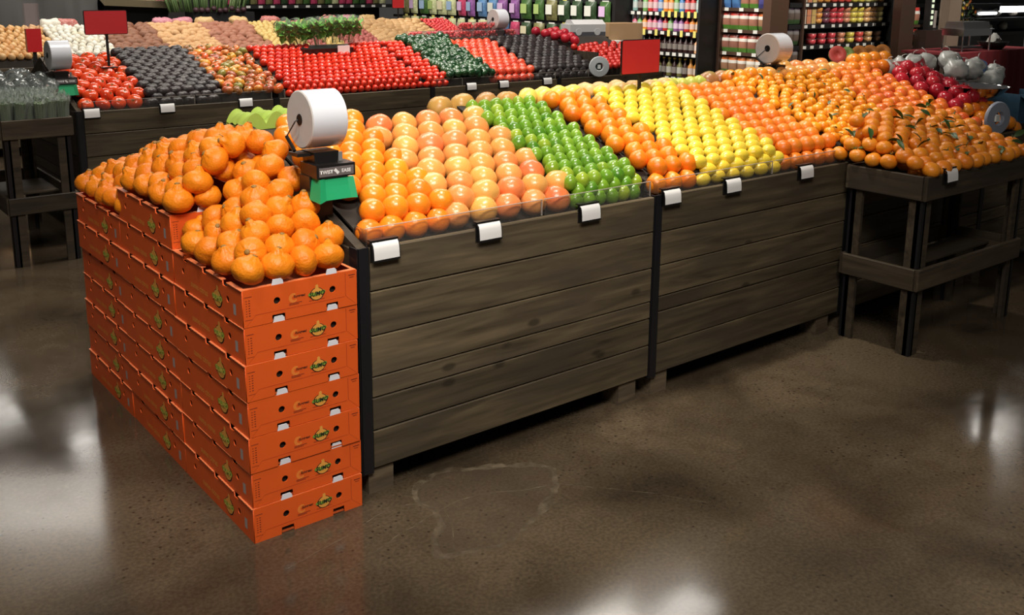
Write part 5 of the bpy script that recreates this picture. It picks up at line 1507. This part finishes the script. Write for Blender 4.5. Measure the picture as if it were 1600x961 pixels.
cols = ('watermelon_red', 'watermelon_red', 'watermelon_red', 'mixed_red', 'pineapple_yellow', 'strawberry_red', 'tan', 'nut_brown')
for k, c in enumerate(cols):
    for l in range(2):
        cup(c, '%s fruit cup, low shelf, %s stack from the bag roll, %s' % (c.replace('_', ' '), FST[k], ('lower', 'upper')[l]), 7.98 + .185 * k, YF + .065, .94 + .063 * l, 'cut fruit cups')
for k, (c, nm) in enumerate((((.75, .62, .48), 'white vegetable sticks'), ((.76, .22, .03), 'orange carrot sticks'), ((.72, .48, .06), 'yellow pepper sticks'))):
    for r, z in enumerate((1.165, 1.395)):
        t = thing('stick_tub', 'clear tub of %s on the %s shelf' % (nm, ('middle', 'top')[r]), 'tub', (7.785 + .088 * k, YF + .06, z), 0, 'tubs of vegetable sticks')
        g = G()
        for i in range(4):
            for h in range(2): g.box(-.036 + .018 * i + .001, -.036 + .018 * (i + 1) - .001, -.03, .03, .004 + .09 * h, .09 + .09 * h)
        o = g.obj('sticks', mat('sticks_' + nm.split()[0], c, .5), t); o['kind'] = 'stuff'
        G().box(-.039, .039, -.034, .034, 0, .19).obj('tub', M_LID, t)

# ------------------------------------------------------------------ right hand background
tag(G().box(9.02, 9.32, 3.62, 3.72, 0, 2.2).obj('pillar_2', mat('dark_brown_panel', (.055, .032, .022), .25)), 'dark brown glossy pillar at the end of the fruit case', kind='structure')
t = thing('end_shelf', 'brown shelf of snack bags behind the dark pillar', 'shelf', (0, 0, 0))
for z in (.66, .90, 1.14):
    G().box(9.36, 9.66, 3.70, 3.90, z - .03, z).obj('shelf', M_SHELFW, t)
G().box(9.36, 9.66, 3.90, 3.93, 0, 2.0).obj('back_wall', M_CASE, t)
for r, z in enumerate((1.14, .90, .66)):
    for k in (0, 1): snack(('rust', 'red')[k], '%s snack bag behind the dark pillar, %s shelf' % (('rust topped', 'red topped')[k], ('upper', 'middle', 'lower')[r]), 9.43 + .12 * k, 3.74, z + .1, PI / 2, 'snack bags behind the dark pillar', 1.05)
t = thing('dark_cabinet', 'dark brown cabinet with a lit strip beside the tan pillar', 'cabinet', (9.62, 3.55, 0))
G().box(-.14, .22, 0, .15, 0, 1.08).obj('body', mat('cabinet_brown', (.035, .018, .014), .5), t)
s = G().box(-.05, .05, .03, .10, 1.08, 1.55).obj('sign_strip', M_CASE, t)
for k in range(6): G().box(-.022, .022, .025, .03, 1.14 + .065 * k, 1.18 + .065 * k).obj('lit_cell', mat('lit_cell', (.7, .8, .6), .5, emit=((.75, .9, .65), 1.2 if k > 2 else .5)), s)
G().box(.08, .24, .10, .11, 1.10, 1.30).obj('notice', mat('notice_paper', (.40, .36, .34), .6), t)
tag(G().box(9.86, 10.13, 3.50, 3.62, 0, 2.4).obj('pillar_3', mat('tan_post', (.26, .20, .15), .5)), 'tan square post between the cabinet and the buffet table', kind='structure')
t = thing('buffet_table', 'table under a dark red cloth with a steel chafing dish on it', 'table', (9.75, 3.10, 0))
M_CLOTH = mat('dark_red_cloth', (.17, .012, .018), .8)
G().box(-.95, .95, -.30, .35, .86, .885).obj('tabletop', M_CLOTH, t)
rows = [[(-.95 + 1.9 * i / 40, -.305 - (.012 * math.sin(i * 1.7) if z < .8 else 0), z) for i in range(41)] for z in (.885, .78, .3, .02)]
G().sheet(rows).obj('cloth_skirt', M_CLOTH, t, True)
for sx in (-.9, .9):
    for sy in (-.25, .3): G().box(sx - .02, sx + .02, sy - .02, sy + .02, 0, .86).obj('leg', M_BLACK, t)
t = thing('chafing_dish', 'steel chafing dish on thin legs on the red cloth', 'chafing dish', (9.30, 2.98, .887), -.1)
G().box(-.26, .26, -.13, .13, .17, .235).obj('pan', M_STEEL, t)
G().prism([(-.12, .245), (.12, .245), (.10, .32), (-.10, .32)], 'x', -.24, .24).obj('lid', mat('satin_steel', (.35, .36, .38), .3, metal=1), t)
G().box(-.28, .28, -.145, .145, .236, .246).obj('rim', M_STEEL, t)
G().tube([(-.10, 0, .32), (-.10, 0, .355), (.10, 0, .355), (.10, 0, .32)], .008, 6).obj('handle', M_BLACK, t)
for sx in (-.25, .25):
    for sy in (-.12, .12): G().tube([(sx, sy, 0), (sx, sy, .24)], .009, 6).obj('leg', M_STEEL, t)
G().box(-.2, .2, -.08, .08, .03, .05).obj('burner_tray', M_BLACK, t)
t = thing('black_bowl', 'black bowl with a white cloth hanging out, on the red table', 'bowl', (9.92, 2.98, .887))
G().lathe([(0, 0), (.10, .0), (.17, .08), (.165, .085), (.09, .012), (0, .01)], 20).obj('bowl', M_BLACK, t, True)
G().sheet([[(-.10 + .02 * i, -.05 + .012 * j, .07 + .11 * math.sin(PI * i / 12) * math.sin(PI * (j + 2) / 12) + .01 * math.sin(i * 2 + j)) for i in range(13)] for j in range(9)]).obj('cloth', mat('white_cloth', (.66, .66, .62), .8), t, True)
# flower stand behind
t = thing('flower_display', 'dark bucket stand of yellow and orange flowers behind the chafing dish', 'flowers', (11.20, 4.45, -.10))
t.scale = (1.12, 1.12, 1.08)
G().box(.35, 1.05, -.1, .25, .095, 1.06).obj('stand', M_CASE, t)
M_FL = [mat('petal_' + n, c, .6) for n, c in (('yellow', (.55, .38, .05)), ('orange', (.50, .14, .03)), ('white', (.50, .50, .45)))]
for k in range(46):
    x, z = R.uniform(.45, .95) - .0, R.uniform(1.10, 1.46)
    c = 0 if x < .75 and R.random() < .6 else R.choice((0, 1, 2))
    g = G(); 
    for p in range(7):
        a = 2 * PI * p / 7
        n = len(g.v); g.v += [(0, 0, 0), (.012 * math.cos(a - .5), -.006, .012 * math.sin(a - .5)), (.03 * math.cos(a), -.004, .03 * math.sin(a)), (.012 * math.cos(a + .5), -.006, .012 * math.sin(a + .5))]; g.f.append((n, n + 1, n + 2, n + 3))
    if k == 0: FLM = [g.mesh('flower', m) for m in M_FL]; 
    link('flower', FLM[c], t, loc=(x, R.uniform(-.14, .1), z), rot=(R.uniform(-.5, .5), 0, R.uniform(-.6, .6)))
g = G()
for k in range(110):
    L = rr_.uniform(.05, .10); m = Matrix.Translation((rr_.uniform(.38, 1.0), rr_.uniform(-.1, .12), rr_.uniform(1.06, 1.44))) @ Euler((rr_.uniform(-1, 1.5), rr_.uniform(-1, 1), rr_.uniform(0, 6.28))).to_matrix().to_4x4()
    n = len(g.v)
    for p in ((0, 0, 0), (-L * .2, L * .5, 0), (0, L, 0), (L * .2, L * .5, 0)): g.v.append(tuple(m @ Vector(p)))
    g.f.append((n, n + 1, n + 2, n + 3))
o = g.obj('foliage', mat('flower_leaf', (.03, .06, .02), .6), t); o['kind'] = 'stuff'
# lit cases far beyond
tag(G().box(10.2, 20, 7.2, 7.3, 0, 2.2).obj('wall_back', mat('far_dark_wall', (.03, .03, .035), .7)), 'dark far wall beyond the buffet table', kind='structure')
M_TUBE = mat('case_tube', (.9, .9, .9), .5, emit=((.95, .97, 1.0), 4.0))
for k, (x0, x1, z, s) in enumerate(((14.6, 16.4, 1.40, 'highest'), (15.6, 16.2, 1.13, 'lower short'), (16.4, 17.4, 1.20, 'wide'))):
    t = thing('case_light', '%s white light tube of the far cases' % s, 'light', (0, 6.0, z))
    G().tube([(x0, 0, 0), (x1, 0, 0)], .025 if k < 2 else .06, 8).obj('tube', M_TUBE, t); G().box(x0 - .02, x1 + .02, .03, .06, -.03, .05).obj('holder', M_CASE, t)
t = thing('far_case', 'dark refrigerated case with pale goods beyond the red table', 'case', (0, 0, 0))
G().box(13.5, 18.5, 6.5, 6.6, 0, 1.9).obj('back_wall', M_CASE, t)
for z in (.80, 1.05, 1.30): G().box(13.5, 18.5, 5.95, 6.5, z - .05, z).obj('shelf', M_CASE, t)
for k in range(9):
    me = fruit('parcel', mat('pale_parcel', (.55, .48, .36), .6, var=[(.65, .62, .55), (.45, .30, .18)]), lambda t: .11, 10, 8, .25, None, k, scale=(1.2, .8, .7))
    put('wrapped_parcel', me, 'pale wrapped parcel in the far case, %s from the tan post' % FST[k], 'parcel', 'parcels in the far case', (14.5 + .33 * k, 6.15, (1.14, .89)[k % 2]), (0, 0, R.uniform(0, 3)))

# ------------------------------------------------------------------ far rear: covers, trays and leeks
M_TARP = mat('grey_cover', (.095, .092, .088), .75)
t = thing('grey_cover', 'dark grey draped cover behind the onions', 'cover', (0, 9.7, 0))
rows = [[(-1.2 + 3.25 * i / 60, -.03 * math.sin(i * .55 + z * 3) - .02 * math.sin(i * 1.3), z) for i in range(61)] for z in (.4, .7, 1.0, 1.2, 1.4, 1.6)]
G().sheet(rows).obj('drape', M_TARP, t, True); G().box(-1.2, 2.05, .08, .4, 0, 1.6).obj('core', M_CASE, t)
M_TRAYW = mat('pale_tray_wood', (.34, .28, .17), .7)
t = thing('wooden_tray', 'pale wooden tray of small pink vegetables, tilted, beyond the sweet potatoes', 'tray', (2.54, 9.60, 1.30))
t.rotation_euler = (.45, .05, .12)
G().box(-.46, .46, -.012, .0, -.04, .05).box(-.46, -.445, 0, .4, -.04, .05).box(.445, .46, 0, .4, -.04, .05).obj('rim', M_TRAYW, t); G().box(-.45, .45, 0, .4, -.04, -.02).obj('bottom', M_TRAYW, t)
G().box(-.40, .40, .1, .3, -.6, -.05).obj('support', M_CASE, t)
g = G()
for k in range(150):
    g.lathe([(0, .022), (.018, .012), (.022, 0), (.014, -.016), (0, -.02)], 6, 'z', (rr_.uniform(-.43, .43), rr_.uniform(.01, .38), rr_.uniform(.0, .045)))
o = g.obj('pink_roots', mat('pink_root', (.50, .09, .13), .5, mott=(8, .5, (.66, .22, .26))), t, True); o['kind'] = 'stuff'
t = thing('leek_bundle', 'dense row of green leeks standing behind the sweet potatoes', 'leeks', (3.25, 9.35, 1.20))
g = G()
for k in range(75):
    x = rr_.uniform(-.50, .50); y = rr_.uniform(0, .2); ln = rr_.uniform(.25, .36)
    g.tube([(x, y, 0), (x + .10 * (x + .1), y + .02, ln * .5), (x + .34 * (x + .1) - .01, y + .05, ln)], [.011, .013, .008], 5)
o = g.obj('leaves', mat('leek_green', (.09, .16, .05), .5, mott=(6, .6, (.22, .30, .12))), t, True); o['kind'] = 'stuff'
G().box(-.22, .56, -.05, .22, -.5, .0).obj('support', M_CASE, t)
M_BEET = mat('beet_skin', (.06, .022, .030), .5)
BEET = fruit('beet_root', M_BEET, rnd(.035), 10, 8, .05)
for k in range(9): put('beet', BEET, 'dark beet below the leeks, %s from the golden bag' % FST[8 - k], 'beet', 'dark beets below the leeks', (3.05 + .075 * k, 9.26 + R.uniform(-.01, .01), 1.225 + R.uniform(-.01, .02)))
t = thing('rear_case', 'dark rear wall case with rows of goods behind the potatoes', 'case', (0, 0, 0))
G().box(3.9, 6.6, 10.95, 11.0, 0, 2.0).obj('back_wall', M_CASE, t)
for z in (1.02, 1.25, 1.48):
    s = G().box(3.9, 6.6, 10.55, 10.95, z - .05, z).obj('shelf', M_CASE, t)
    for k in range(14): link('price_label', lm, s, loc=(4.1 + .18 * k, 10.549, z - .025))
for k in range(22):
    c = R.choice(('green', 'pale', 'olive', 'magenta', 'dark_green'))
    o = link('salad_bag', PM[c][1], None, (4.05 + .115 * k, 10.62, 1.36), (0, 0, PI / 2), (.8, .55, 1)); tag(o, '%s bag in the rear wall case, %s from the leeks' % (c.replace('_', ' '), FST[k]), 'salad bag', 'bags in the rear wall case')
tag(G().box(-7, 4.0, 11.6, 11.7, 0, 2.2).obj('wall_rear', mat('rear_dark_wall', (.035, .03, .028), .7)), 'dark rear wall behind the far island', kind='structure')
bpy.context.view_layer.update()
